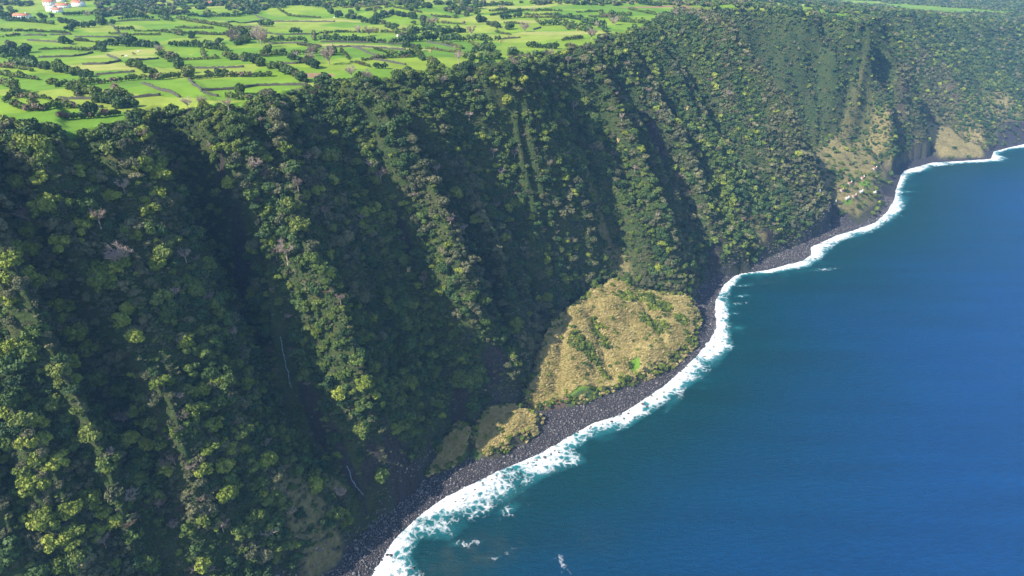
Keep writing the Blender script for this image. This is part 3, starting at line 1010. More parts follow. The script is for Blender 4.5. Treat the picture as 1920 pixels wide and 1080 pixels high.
o = scatter('undergrowth', pro, np.stack([gx[pk], gy[pk], gz[pk] - .4], 1), rng.uniform(0, 6.28, n), np.stack([r * 1.1, r, r * rng.uniform(.55, .95, n)], 1),
            mi * 2 + rng.integers(0, 2, n), [M_FERN, M_OLIVE, M_GREY])
tag(o, 'low ferns and scrub between the trees of the cliff', 'undergrowth')

# ------------------------------------------------------------------ reeds
def tuft(seed, n=52, h=3.3):
    rs = np.random.default_rng(seed); V, F_ = [], []
    for k in range(n):
        a = rs.uniform(0, 6.28); r = rs.uniform(0, 1.05); x, y = r * math.cos(a), r * math.sin(a)
        hh = h * rs.uniform(.55, 1); le = rs.normal(0, .34, 2) + np.array([.34, -.10]); w_ = rs.uniform(.07, .16); b0 = rs.uniform(0, 3.14)
        wx, wy = w_ * math.cos(b0), w_ * math.sin(b0)
        p0 = np.array([x, y, 0]); p1 = np.array([x + le[0] * .5, y + le[1] * .5, hh * .65]); p2 = np.array([x + le[0] * 2, y + le[1] * 2, hh])
        o_ = len(V)
        V += [p0 - [wx, wy, 0], p0 + [wx, wy, 0], p1 + [wx * 1.3, wy * 1.3, 0], p1 - [wx * 1.3, wy * 1.3, 0], p2 + [wx * .8, wy * .8, -.2], p2 - [wx * .8, wy * .8, 0]]
        F_ += [[o_, o_ + 1, o_ + 2, o_ + 3], [o_ + 3, o_ + 2, o_ + 4, o_ + 5]]
    return np.array(V), np.array(F_)
TUFT = [tuft(s) for s in (1, 2, 3)]
gx, gy = grid_pts(1.15, -80, 420, 250, 800)
gz, q_ = terrain(gx, gy, full=True)
ms = q_['masks']
gs = spots(gx, gy, GRASS_SPOTS); bs = spots(gx, gy, BROWN_SPOTS, .2)
green = spots(gx, gy, [(1225,610,7,14,-45),(1205,560,10,5,0),(1240,580,9,6,0),(1170,560,9,5,0),(1090,650,6,12,-50),(1130,640,4,14,-60),(1290,640,5,8,20),(1275,600,6,5,0)], .6)
low = np.zeros_like(gx)
for a in [(1130,700,3.5,14,-55),(1170,715,4,7,-50),(1115,610,4,6,0)]:
    low = np.maximum(low, spots(gx, gy, [(a[0], a[1], a[2], a[3], a[4])], .4))
mm = np.maximum(ms['reed_bench'], np.maximum(ms['reed_mound'], ms['shade_mound']))
dn = np.where(mm > .45 + .4 * fbm(gx / 5, gy / 5, 149, 3), .97, 0) * (1 - gs) * (1 - bs) * (1 - low * .9) * (1 - green * .8)
dn = np.where(q_['dB'] > 60, dn, dn)
pk = (rng.uniform(0, 1, gx.size) < dn)
n = int(pk.sum())
hs = (.62 + .38 * smooth(0, 6, q_['dB'][pk]) + .22 * fbm(gx[pk] / 8, gy[pk] / 8, 141, 3))
scl = np.stack([np.ones(n) * 1.0, np.ones(n), hs * rng.uniform(.8, 1.15, n)], 1)
o = scatter('reeds', [(V, F_, 0) for V, F_ in TUFT], np.stack([gx[pk], gy[pk], gz[pk] - .1], 1), rng.uniform(-.6, .6, n), scl, rng.integers(0, 3, n), [M_REEDL])
tag(o, 'tall straw coloured reeds on the low bench behind the beach', 'reeds')
reed_n = n
pk = (mm > .3) & (rng.uniform(0, 1, gx.size) < np.clip(green * .5 + .02 * (mm > .3) + .25 * low + .14 * (mm < .62), 0, 1))
n = int(pk.sum()); r = rng.uniform(.9, 2.4, n)
o = scatter('bench_shrubs', [(V, F_, k) for k in range(2) for V, F_ in BUSH], np.stack([gx[pk], gy[pk], gz[pk]], 1), rng.uniform(0, 6.28, n), np.stack([r, r, r * 1.3], 1),
            rng.integers(0, 4, n), [M_LIME, M_OLIVE])
tag(o, 'green shrubs scattered through the straw coloured reeds', 'shrubs')

print('T',round(time.time()-T0,1),'beach stones')
# ------------------------------------------------------------------ beach stones
def stone(seed, sub=1, sq=.75):
    rs = np.random.default_rng(seed)
    V, F_ = (ICO1 if sub == 1 else ICO2)
    V = V * (1 + rs.normal(0, .13, (len(V), 1))) * np.array([1, rs.uniform(.65, .95), sq * rs.uniform(.7, 1)])
    return V, np.concatenate([F_, F_[:, 2:3]], 1)
def tri(V, F_):
    return V, F_
gx, gy = grid_pts(1.05, -350, 560, 60, 1000)
ok = (np.abs(np.degrees(np.arctan2(gx, gy))) < 42) & (np.hypot(gx, gy) < 980); gx, gy = gx[ok], gy[ok]
dW, _ = gsigned(gx, gy, 'w', WATER); ok = (dW > -9) & (dW < 70); gx, gy, dW = gx[ok], gy[ok], dW[ok]
gz, q_ = terrain(gx, gy, full=True)
vis, gu, gv, gdep = in_view(gx, gy, gz, 60)
mall = np.maximum.reduce([q_['masks'][k] for k in q_['masks']])
dn = np.where((dW > 0) & (q_['dB'] < 3), .85, 0)
dn = np.where((dW <= 0), .10 * np.exp(dW / 3.0), dn)
dn = np.where(mall > .3, 0, dn)
pk = vis & (rng.uniform(0, 1, gx.size) < dn)
n = int(pk.sum())
back = smooth(-14, 2, q_['dB'][pk])
r = (.32 + .55 * rng.uniform(0, 1, n) ** 3 + .5 * back * rng.uniform(0, 1, n) ** 4 + (rng.uniform(0, 1, n) < .02) * .7)
scl = np.stack([r, r, r], 1)
STONES = [stone(s) for s in (1, 2, 3, 4, 5)]
def tri2quad(V, F_):
    return V, F_
o = scatter('shingle', [(V, F_, 0) for V, F_ in STONES], np.stack([gx[pk], gy[pk], gz[pk] + r * .15], 1), rng.uniform(0, 6.28, n), scl, rng.integers(0, 5, n), [M_BASALT],
            tilt=rng.uniform(-.4, .4, (n, 2)))
tag(o, 'grey black basalt cobbles and boulders covering the beach', 'shingle')
stone_n = n

print('T',round(time.time()-T0,1),'unique labels')
# ------------------------------------------------------------------ unique labels by landmark
ORD = ['nearest', 'second nearest', 'third nearest', 'fourth nearest', 'fifth nearest', 'sixth nearest', 'seventh nearest', 'eighth nearest', 'ninth nearest', 'tenth nearest',
       'eleventh nearest', 'twelfth nearest', 'thirteenth nearest', 'fourteenth nearest', 'fifteenth nearest', 'sixteenth nearest', 'seventeenth nearest', 'eighteenth nearest',
       'nineteenth nearest', 'twentieth nearest']
def side(du, dv):
    if abs(du) > abs(dv) * 1.6:
        return 'right of' if du > 0 else 'left of'
    return 'below' if dv > 0 else 'above'
def ranked(items, marks):
    """items: (look, u, v) -> a label each; ranks run by picture distance from the landmark"""
    info = []
    for look, u, v in items:
        (mu, mv), nm = min(marks, key=lambda q: (q[0][0] - u) ** 2 + ((q[0][1] - v) * 1.6) ** 2)
        info.append((look, side(u - mu, v - mv), nm, (u - mu) ** 2 + (v - mv) ** 2))
    out = [None] * len(items); groups = {}
    for i, (look, sd_, nm, d) in enumerate(info):
        groups.setdefault((look, sd_, nm), []).append((d, i))
    for (look, sd_, nm), L in groups.items():
        L.sort()
        for k, (d, i) in enumerate(L):
            rk_ = (ORD[k] + ' ') if len(L) > 1 else ''
            out[i] = f"{rk_}{look} {sd_} {nm}"
    return out

PMARK = [((115,14),'the cluster of white farmhouses'),((393,7),'the lone white house at the top'),((42,30),'the low long white house'),((250,103),'the grazing cattle'),
    ((30,95),'the dark grove at the left edge'),((164,212),'the big dark tree by the rim pasture'),((445,75),'the tallest clump amid the pastures'),((490,80),'the pale bare poplars'),
    ((618,115),'the pale bare tree near the brown patch'),((587,141),'the bare brown patch at the rim'),((692,62),'the grey bare tree in the hedge line'),
    ((812,42),'the big grey bare tree'),((870,25),'the large dark wood at the top'),((760,80),'the small white hut'),((915,95),'the round dark trees by the rim'),
    ((1030,80),'the brown rounded grove'),((1050,62),'the yellow green field'),((1109,65),'the pale bare tree at the rim'),((530,8),'the tall dark belt at the top'),
    ((310,112),'the thick clump left of centre'),((650,50),'the pale straw strip')]

# ------------------------------------------------------------------ pastures: walls and hedges
HEDGES_T = [
 ([(136,53),(178,51)],5.5),([(225,37),(287,35)],5),([(200,86),(250,87),(297,89)],5.5),([(335,5),(376,4)],4),([(402,9),(433,7)],4.5),([(450,5),(500,4)],4),
 ([(462,16),(500,16),(535,15)],6),([(356,31),(400,32),(444,31),(472,27)],4),([(490,50),(511,50)],5),([(325,86),(370,88),(425,97)],5),([(503,77),(575,78)],3.6),
 ([(600,75),(650,77),(700,80)],4),([(708,79),(750,81)],4.2),([(822,67),(858,61)],6),([(756,79),(823,76)],6),([(831,79),(895,75)],5.5),([(900,76),(935,76)],4.5),
 ([(955,104),(990,105)],4.5),([(1003,107),(1027,108)],4.5),([(940,36),(978,33)],5.5),([(1014,48),(1048,46),(1080,55),(1105,60)],6),([(632,8),(681,4),(715,1)],5),
 ([(708,36),(737,26)],5),([(769,61),(815,58)],6),([(733,105),(745,105)],3.5),([(750,106),(767,106)],3.5),([(547,62),(565,62)],4),([(120,29),(175,28)],4.5),
 ([(706,128),(722,128)],4),([(1090,41),(1125,50),(1135,60)],5.5)]
HEDGES_T += [([(0,34),(22,40),(60,42)],4),([(60,42),(100,46)],4),([(300,34),(322,40)],4),([(575,2),(640,2)],5),([(905,12),(962,10)],3.5),([(920,30),(975,22)],3.5),
 ([(1030,30),(1090,38)],4),([(1120,28),(1180,30)],4),([(1150,40),(1205,44)],4.5),([(1200,8),(1240,12)],5),([(780,60),(760,70)],4),([(990,88),(1045,92)],4),([(867,108),(905,112)],4),([(20,120),(66,126)],3.5)]
HEDGES_M = [ ([(0,126),(30,128),(62,134)],3),([(0,141),(40,146),(70,150)],2.6),([(75,94),(110,92),(145,94)],1.8),([(140,76),(175,79),(200,84)],2),([(300,98),(290,86)],3),([(205,64),(255,66),(300,66)],2),
 ([(330,52),(400,54)],2),([(540,30),(600,34)],2),([(520,16),(545,30)],2.2),([(590,64),(588,76)],2.4),([(560,84),(600,90)],2.2),([(610,60),(612,74)],2),([(700,92),(730,100)],2),([(640,96),(655,112)],2),
 ([(800,92),(860,100),(880,112)],2.2),([(880,80),(900,90)],2.4),([(930,60),(960,66)],2.2),([(945,44),(990,46)],2),([(1000,30),(1010,44)],2.2),([(1060,42),(1065,56)],2.4),([(1080,24),(1130,22)],2.2),
 ([(1140,30),(1150,44)],2.4),([(900,8),(960,6)],2),([(700,16),(705,30)],2.4),([(740,14),(790,24)],2.4),([(810,30),(845,34)],2.4),([(820,44),(870,46)],2.2),([(440,52),(470,56)],2),([(380,96),(385,112)],2.2),
 ([(60,186),(66,206)],2),([(140,168),(150,184)],2.4),([(220,170),(240,186)],2.6),([(120,203),(170,204)],2.2),([(1060,88),(1090,92)],2.4), # bushy, lower, brownish green
 ([(0,59),(20,59)],3),([(30,60),(62,59),(97,61),(131,64)],2.4),([(0,70),(37,67)],2.2),([(217,56),(250,56)],3),([(253,59),(300,59)],1.8),([(145,96),(172,95)],2.4),
 ([(134,160),(194,157),(230,152),(262,149),(300,149)],3.2),([(0,156),(25,166),(30,180),(8,192)],3.4),([(37,182),(87,185),(109,191),(140,201)],2.2),
 ([(25,198),(47,209),(84,207),(119,205)],2.6),([(116,222),(140,224),(185,221),(226,216)],3),([(337,13),(385,12)],2.2),([(433,6),(456,15),(473,26)],3.6),
 ([(335,37),(387,45),(425,52),(440,60)],3.8),([(300,60),(319,62),(342,67)],3.8),([(345,63),(425,66)],2.4),([(456,66),(475,72),(503,79)],3),([(472,108),(505,106),(535,104)],2.4),
 ([(553,103),(600,99)],3.4),([(337,113),(370,112),(408,110)],2.2),([(358,149),(401,145),(462,144),(506,143)],2.4),([(300,149),(353,146)],3),([(428,183),(475,190)],3),
 ([(600,63),(667,61)],2.2),([(669,61),(737,62)],3),([(642,15),(700,13)],2.6),([(685,21),(735,13)],2.6),([(680,114),(722,109),(769,108)],2.0),([(658,117),(694,126)],2.4),
 ([(831,80),(866,92)],2.6),([(970,21),(1053,21)],2.6),([(984,28),(1040,28)],2.2),([(984,33),(1048,33)],2.2),([(1052,76),(1095,72)],2.6),([(1106,32),(1140,33),(1178,35)],3),
 ([(915,22),(950,21)],3),([(1180,18),(1230,28)],3)]
WALLS = [
 [(45,67),(88,67)],[(94,66),(133,65)],[(215,41),(300,38)],[(209,47),(225,65),(248,77)],[(73,108),(137,106),(158,103),(175,99)],[(156,121),(200,120),(225,115)],
 [(201,104),(225,115)],[(247,113),(297,110)],[(177,141),(250,135)],[(109,186),(180,187)],[(178,202),(195,202)],[(244,184),(298,179)],[(269,157),(298,168),(340,182)],
 [(423,43),(495,38)],[(441,52),(486,52)],[(511,41),(600,41)],[(467,64),(531,65),(600,64)],[(503,81),(575,81)],[(600,79),(756,83)],[(516,121),(558,119)],[(353,128),(456,126)],
 [(356,150),(362,158),(378,172)],[(378,168),(440,167),(484,161),(531,159),(575,160)],[(381,174),(410,181)],[(600,41),(628,41)],[(659,88),(722,109)],[(610,89),(660,88),(760,94)],
 [(938,74),(975,71)],[(950,104),(1020,110)],[(473,26),(500,37)],[(50,76),(110,80)],[(140,70),(240,70)],[(1000,56),(1014,52)],[(700,112),(760,122)],[(800,78),(830,84),(870,92)]]

def along(pts, step):
    x, y, z = hit([p[0] for p in pts], [p[1] for p in pts])
    P_ = np.stack([x, y], 1); out = []
    for a, b_ in zip(P_[:-1], P_[1:]):
        L = np.linalg.norm(b_ - a); k = max(1, int(L / step))
        for i in range(k): out.append(a + (b_ - a) * i / k)
    out.append(P_[-1])
    q = np.array(out)
    q = q + np.stack([fbm(q[:, 0] / 15, q[:, 1] / 15, 5, 2), fbm(q[:, 0] / 15, q[:, 1] / 15, 6, 2)], 1) * 1.0
    return q

def hedge_mesh(pts, h, seed, brown):
    rs = np.random.default_rng(seed)
    q = along(pts, h * .42)
    z = terrain(q[:, 0], q[:, 1])
    base = np.array([q[:, 0].mean(), q[:, 1].mean(), z.mean()])
    parts, mi = [], []
    hv = fbm(q[:, 0] / 9, q[:, 1] / 9, seed, 2)
    for (x, y), zz, hn in zip(q, z, hv):
        if rs.uniform() < (.07 if brown else .04): continue
        hh = h * np.clip(.85 + .35 * hn + rs.normal(0, .12), .35, 1.35); r = hh * rs.uniform(.36, .5)
        c = np.array([x + rs.normal(0, h * .08), y + rs.normal(0, h * .08), zz]) - base
        m_i = 0 if rs.uniform() < .75 else 1
        V, F_ = ICO1; V = V * np.array([r * .75, r * .75, hh * .42]) * (1 + rs.normal(0, .12, (len(V), 1))) + c + [0, 0, hh * .5]
        parts.append((V, F_)); mi += [m_i] * len(F_)
        n = 34; d = rs.normal(0, 1, (n, 3)); d[:, 2] = np.abs(d[:, 2]) - .3; d /= np.linalg.norm(d, axis=1, keepdims=True)
        p = c + [0, 0, hh * .52] + d * np.array([r, r, hh * .5]) * rs.uniform(.8, 1.15, (n, 1))
        V, F_ = quads(p, d, .17 * math.sqrt(r * hh) + .1, rs)
        parts.append((V, F_)); mi += [m_i] * n
    V, F_ = join(parts)
    return base, V, F_, mi

items = [('tall dark hedge', np.mean([p[0] for p in a[0]]), np.mean([p[1] for p in a[0]])) for a in HEDGES_T] + \
        [('low bushy hedge', np.mean([p[0] for p in a[0]]), np.mean([p[1] for p in a[0]])) for a in HEDGES_M]
labs = ranked(items, PMARK)
for k, (pts, h) in enumerate(HEDGES_T + HEDGES_M):
    brown = k >= len(HEDGES_T)
    base, V, F_, mi = hedge_mesh(pts, h * 1.25, 300 + k, brown)
    o = link('hedgerow', new_mesh('hedgerow', V, F_, [M_OLIVE if brown else M_DARK, M_TWIGB if brown else M_OLIVE], mi))
    o.location = base
    tag(o, labs[k], 'hedge', 'hedges dividing the pastures')

def wall_mesh(pts, h=1.5, wd=.6, seed=0):
    rs = np.random.default_rng(seed)
    q = along(pts, 1.6); z = terrain(q[:, 0], q[:, 1])
    base = np.array([q[:, 0].mean(), q[:, 1].mean(), z.mean()])
    V, F_ = [], []
    n = len(q)
    for i in range(n):
        d = q[min(i + 1, n - 1)] - q[max(i - 1, 0)]; d = d / (np.linalg.norm(d) + 1e-9); nn = np.array([-d[1], d[0]])
        hh = h * rs.uniform(.7, 1.25); w_ = wd * rs.uniform(.8, 1.25)
        for s_, zz in ((-1.2, -.4), (-.8, hh), (.8, hh * rs.uniform(.9, 1.05)), (1.2, -.4)):
            V.append([q[i, 0] + nn[0] * w_ * s_ - base[0], q[i, 1] + nn[1] * w_ * s_ - base[1], z[i] + zz - base[2]])
    for i in range(n - 1):
        for k in range(3):
            F_.append([i * 4 + k, i * 4 + k + 1, i * 4 + 5 + k, i * 4 + 4 + k])
    F_.append([0, 3, 2, 1]); e = (n - 1) * 4; F_.append([e, e + 1, e + 2, e + 3])
    return base, np.array(V), np.array(F_)
labs = ranked([('low stone wall', np.mean([p[0] for p in a]), np.mean([p[1] for p in a])) for a in WALLS], PMARK)
for k, pts in enumerate(WALLS):
    base, V, F_ = wall_mesh(pts, seed=k)
    o = link('stone_wall', new_mesh('stone_wall', V, F_, [M_STONEW])); o.location = base
    tag(o, labs[k], 'wall', 'stone walls dividing the pastures', 'thing')

print('T',round(time.time()-T0,1),'trees of the past')
# ------------------------------------------------------------------ trees of the pastures
TP = []   # (u, v, radius, look index)
def belt(pts, n, rad, spread=3, look=None, seed=0):
    rs = random.Random(seed + n)
    segs = list(zip(pts[:-1], pts[1:])); L = [math.hypot(b_[0] - a[0], b_[1] - a[1]) for a, b_ in segs]; T = sum(L)
    for i in range(n):
        t = (i + rs.uniform(-.3, .3) + .5) / n * T
        for (a, b_), l in zip(segs, L):
            if t <= l or (a, b_) == segs[-1]:
                k = min(1, t / l); u = a[0] + (b_[0] - a[0]) * k; v = a[1] + (b_[1] - a[1]) * k; break
            t -= l
        TP.append((u + rs.uniform(-spread, spread), v + rs.uniform(-spread, spread) * .45, rad * rs.uniform(.7, 1.25), look if look is not None else rs.choice([1, 2, 2, 2, 1, 3])))
def grove(u, v, ru, rv, n, rad, look=None):
    rs = random.Random(int(u * 7 + v * 3 + n))
    for i in range(n):
        a = rs.uniform(0, 6.28); r = math.sqrt(rs.uniform(0, 1))
        TP.append((u + ru * r * math.cos(a), v + rv * r * math.sin(a), rad * rs.uniform(.7, 1.25), look if look is not None else rs.choice([1, 2, 2, 2, 1, 3])))
grove(30,103,32,9,12,4.2); belt([(50,118),(90,128),(135,138),(172,146)],14,4.0,7); belt([(98,158),(140,168),(180,182)],9,3.2,5,1)
grove(200,186,28,8,9,4.0); grove(240,200,22,8,7,3.4); belt([(235,122),(262,130),(289,140)],6,3.6,4,1)
grove(164,215,9,4,3,4.2,2); grove(127,80,11,5,4,3.0); grove(190,95,15,4,5,3.2)
belt([(105,38),(125,42),(140,48),(135,62)],6,4.2,6); belt([(175,24),(230,22),(290,22)],11,4.2,8); grove(195,42,20,6,6,4.6); grove(12,25,14,10,6,4.6); belt([(65,36),(100,34)],4,3.5,4)
grove(315,27,16,10,8,5.0); belt([(302,105),(318,113),(334,122),(350,135),(362,146)],9,3.8,6)
grove(446,74,20,14,12,5.0); belt([(422,105),(445,112),(480,119),(500,126),(530,131)],11,4.0,6); belt([(530,132),(550,142),(575,155)],6,3.8,4)
belt([(491,100),(520,101),(535,102)],4,3.6,2); belt([(535,104),(560,116),(582,124),(600,128)],6,3.4,3); grove(412,82,12,6,4,3.6)
grove(449,178,8,4,3,3.2,1); belt([(384,140),(422,139),(434,139)],3,2.4,1,2); grove(358,70,4,3,2,4.0,2); grove(332,63,8,3,3,3.6)
belt([(503,6),(550,9),(600,11)],11,5.5,8,2); belt([(600,6),(614,18),(640,32),(668,38),(695,43),(725,49),(757,58)],19,4.6,6)
grove(665,22,14,5,4,3.5); belt([(737,27),(760,31),(782,36)],6,4.2,3); grove(790,45,14,6,5,4.4); grove(785,12,36,10,13,4.8); grove(870,22,34,20,22,5.0)
belt([(742,62),(753,72),(766,88),(790,99)],9,3.8,4); belt([(775,104),(795,113),(812,122),(830,128)],8,3.6,4); grove(865,62,9,3,3,3.6,2)
grove(618,100,16,5,4,3.6); grove(890,97,8,5,3,3.4); grove(913,95,9,5,4,4.0,2); grove(925,108,12,4,5,3.4,1); grove(886,112,4,3,2,3.2,2)
belt([(895,40),(930,48),(965,62),(990,75),(1012,84)],14,4.6,7); grove(1022,86,12,7,6,4.8,1); belt([(965,3),(1010,9),(1045,15),(1080,23)],9,4.4,5); belt([(1069,8),(1105,12),(1142,18)],7,4.4,4)
belt([(1145,7),(1200,19)],5,4.4,3); grove(1062,84,5,3,2,3.0); grove(1082,84,5,3,2,3.2); grove(1096,78,5,3,2,3.0); grove(586,80,5,2,2,3.4); grove(573,62,2,1,1,3.4)
grove(1180,40,10,6,4,4.0); grove(1205,32,12,6,4,3.6); grove(650,54,4,5,3,3.0); grove(366,126,3,1,1,2.2); grove(20,218,26,8,7,3.6); grove(70,236,40,8,9,3.8); grove(5,200,8,10,4,3.8); grove(475,168,1,1,1,2)
TP = TP[:298]
x, y, z = hit([t[0] for t in TP], [t[1] for t in TP])
plook = ['bright green bushy tree', 'olive green bushy tree', 'dark evergreen tree', 'grey green rounded tree']
labs = ranked([(plook[t[3]], t[0], t[1]) for t in TP], PMARK)
for k, t in enumerate(TP):
    t = (t[0], t[1], t[2] * 1.1, t[3])
    ci = int(rng.integers(0, 7))
    lab = labs[k]
    tree_thing('field_tree', lab, 'tree', (x[k], y[k], terrain(np.array([x[k]]), np.array([y[k]]))[0] - .3), t[2], t[2] * float(rng.uniform(.85, 1.3)), ci, t[3], 'trees among the pastures', float(rng.uniform(0, 6.28)))

# ------------------------------------------------------------------ bare trees
BARE = [(230,510,5.5),(540,495,5.5),(520,490,4),(380,540,3),(350,495,3),(190,430,4),(715,345,4.5),(700,335,4),(235,365,3),(640,575,2.5),(795,535,3),(925,300,3.2),(895,330,2.6),(830,165,3.5),
 (845,425,3.5),(870,440,3),(480,330,4),(500,345,3.5),(440,640,3),(60,430,5),(1075,210,4),(1165,235,3),(1080,230,3),(1000,260,2.8),(965,300,3.5),(1030,330,3.2),(1060,300,3.2),
 (1030,115,4.2),(1065,125,3),(860,120,3.6),(930,400,3),(940,340,2.8),(1190,325,3),(1225,320,3),(1270,340,3.4),(320,885,3.4),(330,875,2.6),(235,800,3),(300,960,3.6),(250,950,3.4),(430,210,2.8),
 (355,215,3),(380,205,3),(490,240,2.6),(660,150,4),(690,160,4.2),(1310,400,3),(1150,300,3),(1110,290,2.8),(560,360,3.2),(330,330,3),(410,330,3),(270,270,3),(640,940,3.5),(1390,350,3),
 (1330,160,3.2),(1365,185,3.2),(1215,180,3),(1175,130,3),(880,240,3),(1290,370,3),(1345,290,3.4),(820,330,3),(780,380,2.6),(610,410,2.8),(150,640,2.6),(210,870,3),(390,980,3),(420,1000,3.2),(200,1030,3),(1250,300,3)]
BAREP = [(483,80,5,1.6),(490,84,5,1.7),(497,88,5,1.6),(443,82,5,1.2),(618,121,5.5,1.4),(587,105,4,1.2),(672,62,4,1.1),(692,67,5,1.1),(812,50,6.5,1),(884,66,5,1.1),(940,20,4,1),(984,60,5.5,1.1),
 (1109,74,5,1.2),(1153,47,5,1),(165,32,4,1),(582,118,4,1.2),(300,98,3.5,1),(725,30,4,1),(1000,22,3,1),(1120,52,4,1),(880,24,4,1.1),(555,110,3,1)]
bm_ = [new_mesh('twigs', *bare(s, 8, 8, 8, th=.05), [M_TWIG]) for s in (1, 2, 3, 4)]
bmb = [new_mesh('twigs', *bare(s, th=.034), [M_TWIGB]) for s in (5, 6)]
btr = [new_mesh('trunk', *tube([(0, 0, -.4), (.02, 0, .15), (0, .02, .4)], [.07, .055, .035], 6), [M_TWIG]) for s in (1,)]
ex = [(b_[0], b_[1], b_[2], 1.0) for b_ in BARE]
CMARK = [((540,495),'the two pale bare crowns above the waterfall'),((535,690),'the upper waterfall'),((180,470),'the sunlit left ridge'),((950,245),'the big round yellow green tree'),
 ((850,430),'the top of the bright green spur'),((1310,125),'the top of the big dark gully'),((665,905),'the lower waterfall'),((1150,560),'the large reed bed'),((1400,230),'the long sunlit ridge'),
 ((60,430),'the brown thicket at the left edge'),((700,160),'the wooded rim below the pastures')]
allb = ex + BAREP
x, y, z = hit([b_[0] for b_ in allb], [b_[1] for b_ in allb])
labs = ranked([('leafless pinkish grey tree' if k < len(ex) else 'leafless pale grey tree', b_[0], b_[1]) for k, b_ in enumerate(allb)], CMARK + PMARK)
for k, b_ in enumerate(allb):
    root = bpy.data.objects.new('bare_tree', None); C.objects.link(root)
    zz = terrain(np.array([x[k]]), np.array([y[k]]))[0]
    root.location = (x[k], y[k], zz - .3 + (2.6 if k < len(ex) else 0)); root.rotation_euler = (0, 0, k * 1.7)
    r = b_[2] * 1.35; root.scale = (r, r, r * b_[3] * 1.1)
    tag(root, labs[k], 'tree', 'leafless trees')
    link('twigs', bm_[k % 4], root); link('trunk', btr[0], root)

# smaller leafless scrub mixed through the cliff
gx, gy = grid_pts(9, -400, 1100, 80, 1500)
gz, q_ = terrain(gx, gy, full=True)
vis, gu, gv, gdep = in_view(gx, gy, gz, 60)
thick = np.maximum.reduce([spots(gx, gy, [(300,960,26,16,-40),(420,1000,30,18,-40),(520,920,20,12,-40),(60,400,16,10,0),(350,1040,26,14,0)], .4)])
pk = vis & (q_['dB'] > 6) & (q_['f'] < 1.02) & (rng.uniform(0, 1, gx.size) < np.clip(.15 + .30 * fbm(gx / 60, gy / 60, 151, 2) + thick * .8, 0, 1))
mall = np.maximum.reduce([q_['masks'][k] for k in q_['masks']]); pk &= (mall < .3)
n = int(pk.sum()); r = rng.uniform(1.8, 4.2, n)
pr = [(V, F_, 0) for V, F_ in [bare(61, 7, 6, 6, .9, .05), bare(62, 7, 6, 6, .9, .05)]] + [(V, F_, 1) for V, F_ in [bare(63, 7, 6, 6, .7, .05)]]
o = scatter('leafless_scrub', pr, np.stack([gx[pk], gy[pk], gz[pk] + 1.6], 1), rng.uniform(0, 6.28, n), np.stack([r, r, r], 1), rng.integers(0, 3, n), [M_TWIG, M_TWIGB])
tag(o, 'leafless grey brown scrub mixed through the cliff forest', 'scrub')

# woods on the far plateau beyond the spurs, too distant to count
gx, gy = grid_pts(9, -900, 2600, 700, 3600)
ok = (np.degrees(np.arctan2(gx, gy)) > -40) & (np.degrees(np.arctan2(gx, gy)) < 45); gx, gy = gx[ok], gy[ok]
gz, q_ = terrain(gx, gy, full=True)
vis, gu, gv, gdep = in_view(gx, gy, gz, 60)
ff_ = fbm(gx / 60, gy / 26, 161, 3) + .35 * np.abs(vnoise(gx / 40, gy / 40, 3))
right = smooth(1240, 1330, gu)
sfm = spots(gx, gy, [(1515,11,100,90,0),(1655,15,70,80,0),(1572,30,34,50,0),(1740,16,90,150,0),(1615,4,70,90,0),(1420,6,50,60,0),(1860,22,60,60,0)] + STRAWFIELD, .25)
p_ = right * np.clip(.75 + .6 * ff_, 0, 1) + (1 - right) * np.where(np.hypot(gx, gy) > 1050, np.clip(.15 + 1.0 * ff_, 0, .8), 0)
pk = vis & (q_['dE'] > 4) & (rng.uniform(0, 1, gx.size) < p_ * (1 - sfm))
pk &= ~((gu < 60) & (gv > 12)) & ~((gu > 60) & (gu < 180) & (gv > 2))
n = int(pk.sum()); r = rng.uniform(3.5, 6.5, n)
pr = [(V, F_, k) for k in range(3) for V, F_ in FARC[:2]]
o = scatter('distant_woods', pr, np.stack([gx[pk], gy[pk], gz[pk] - .5], 1), rng.uniform(0, 6.28, n), np.stack([r, r, r * .8], 1), rng.integers(0, 6, n), [M_OLIVE, M_DARK, M_GREY])
tag(o, 'hazy woods and hedges on the far plateau', 'woods')

print('T',round(time.time()-T0,1),'waterfalls')
# ------------------------------------------------------------------ waterfalls
for fp, lab in zip(fall_pts, ['thin white waterfall dropping down the dark gully', 'short white cascade in the lower gully above the near beach']):
    rs = np.random.default_rng(5)
    V, F_ = [], []
    q = []
    for a, b_ in zip(fp[:-1], fp[1:]):
        for t in np.linspace(0, 1, 6, endpoint=False): q.append(a + (b_ - a) * t)
    q.append(fp[-1]); q = np.array(q)
    zz = terrain(q[:, 0], q[:, 1]); n = len(q)
    tocam = -q[:, :2] / np.linalg.norm(q[:, :2], axis=1, keepdims=True)
    for i in range(n):
        wd = .10 + .24 * rs.uniform(); off = rs.normal(0, .10)
        dn_ = np.array([.69, -.72])          # downslope, towards the sea
        sx = np.array([.72, .69])
        c = q[i, :2] + sx * off
        zt = max(zz[i], 0)
        for s_, lift in ((-1, .35), (0, .95), (1, .35)):
            V.append([c[0] + sx[0] * wd * s_ + dn_[0] * lift, c[1] + sx[1] * wd * s_ + dn_[1] * lift, zt + lift + .25])
    for i in range(n - 1):
        for k in range(2): F_.append([i * 3 + k, i * 3 + k + 1, i * 3 + 4 + k, i * 3 + 3 + k])
    o = link('waterfall', new_mesh('waterfall', np.array(V), np.array(F_), [M_FALL], smooth_=True))
    tag(o, lab, 'waterfall')

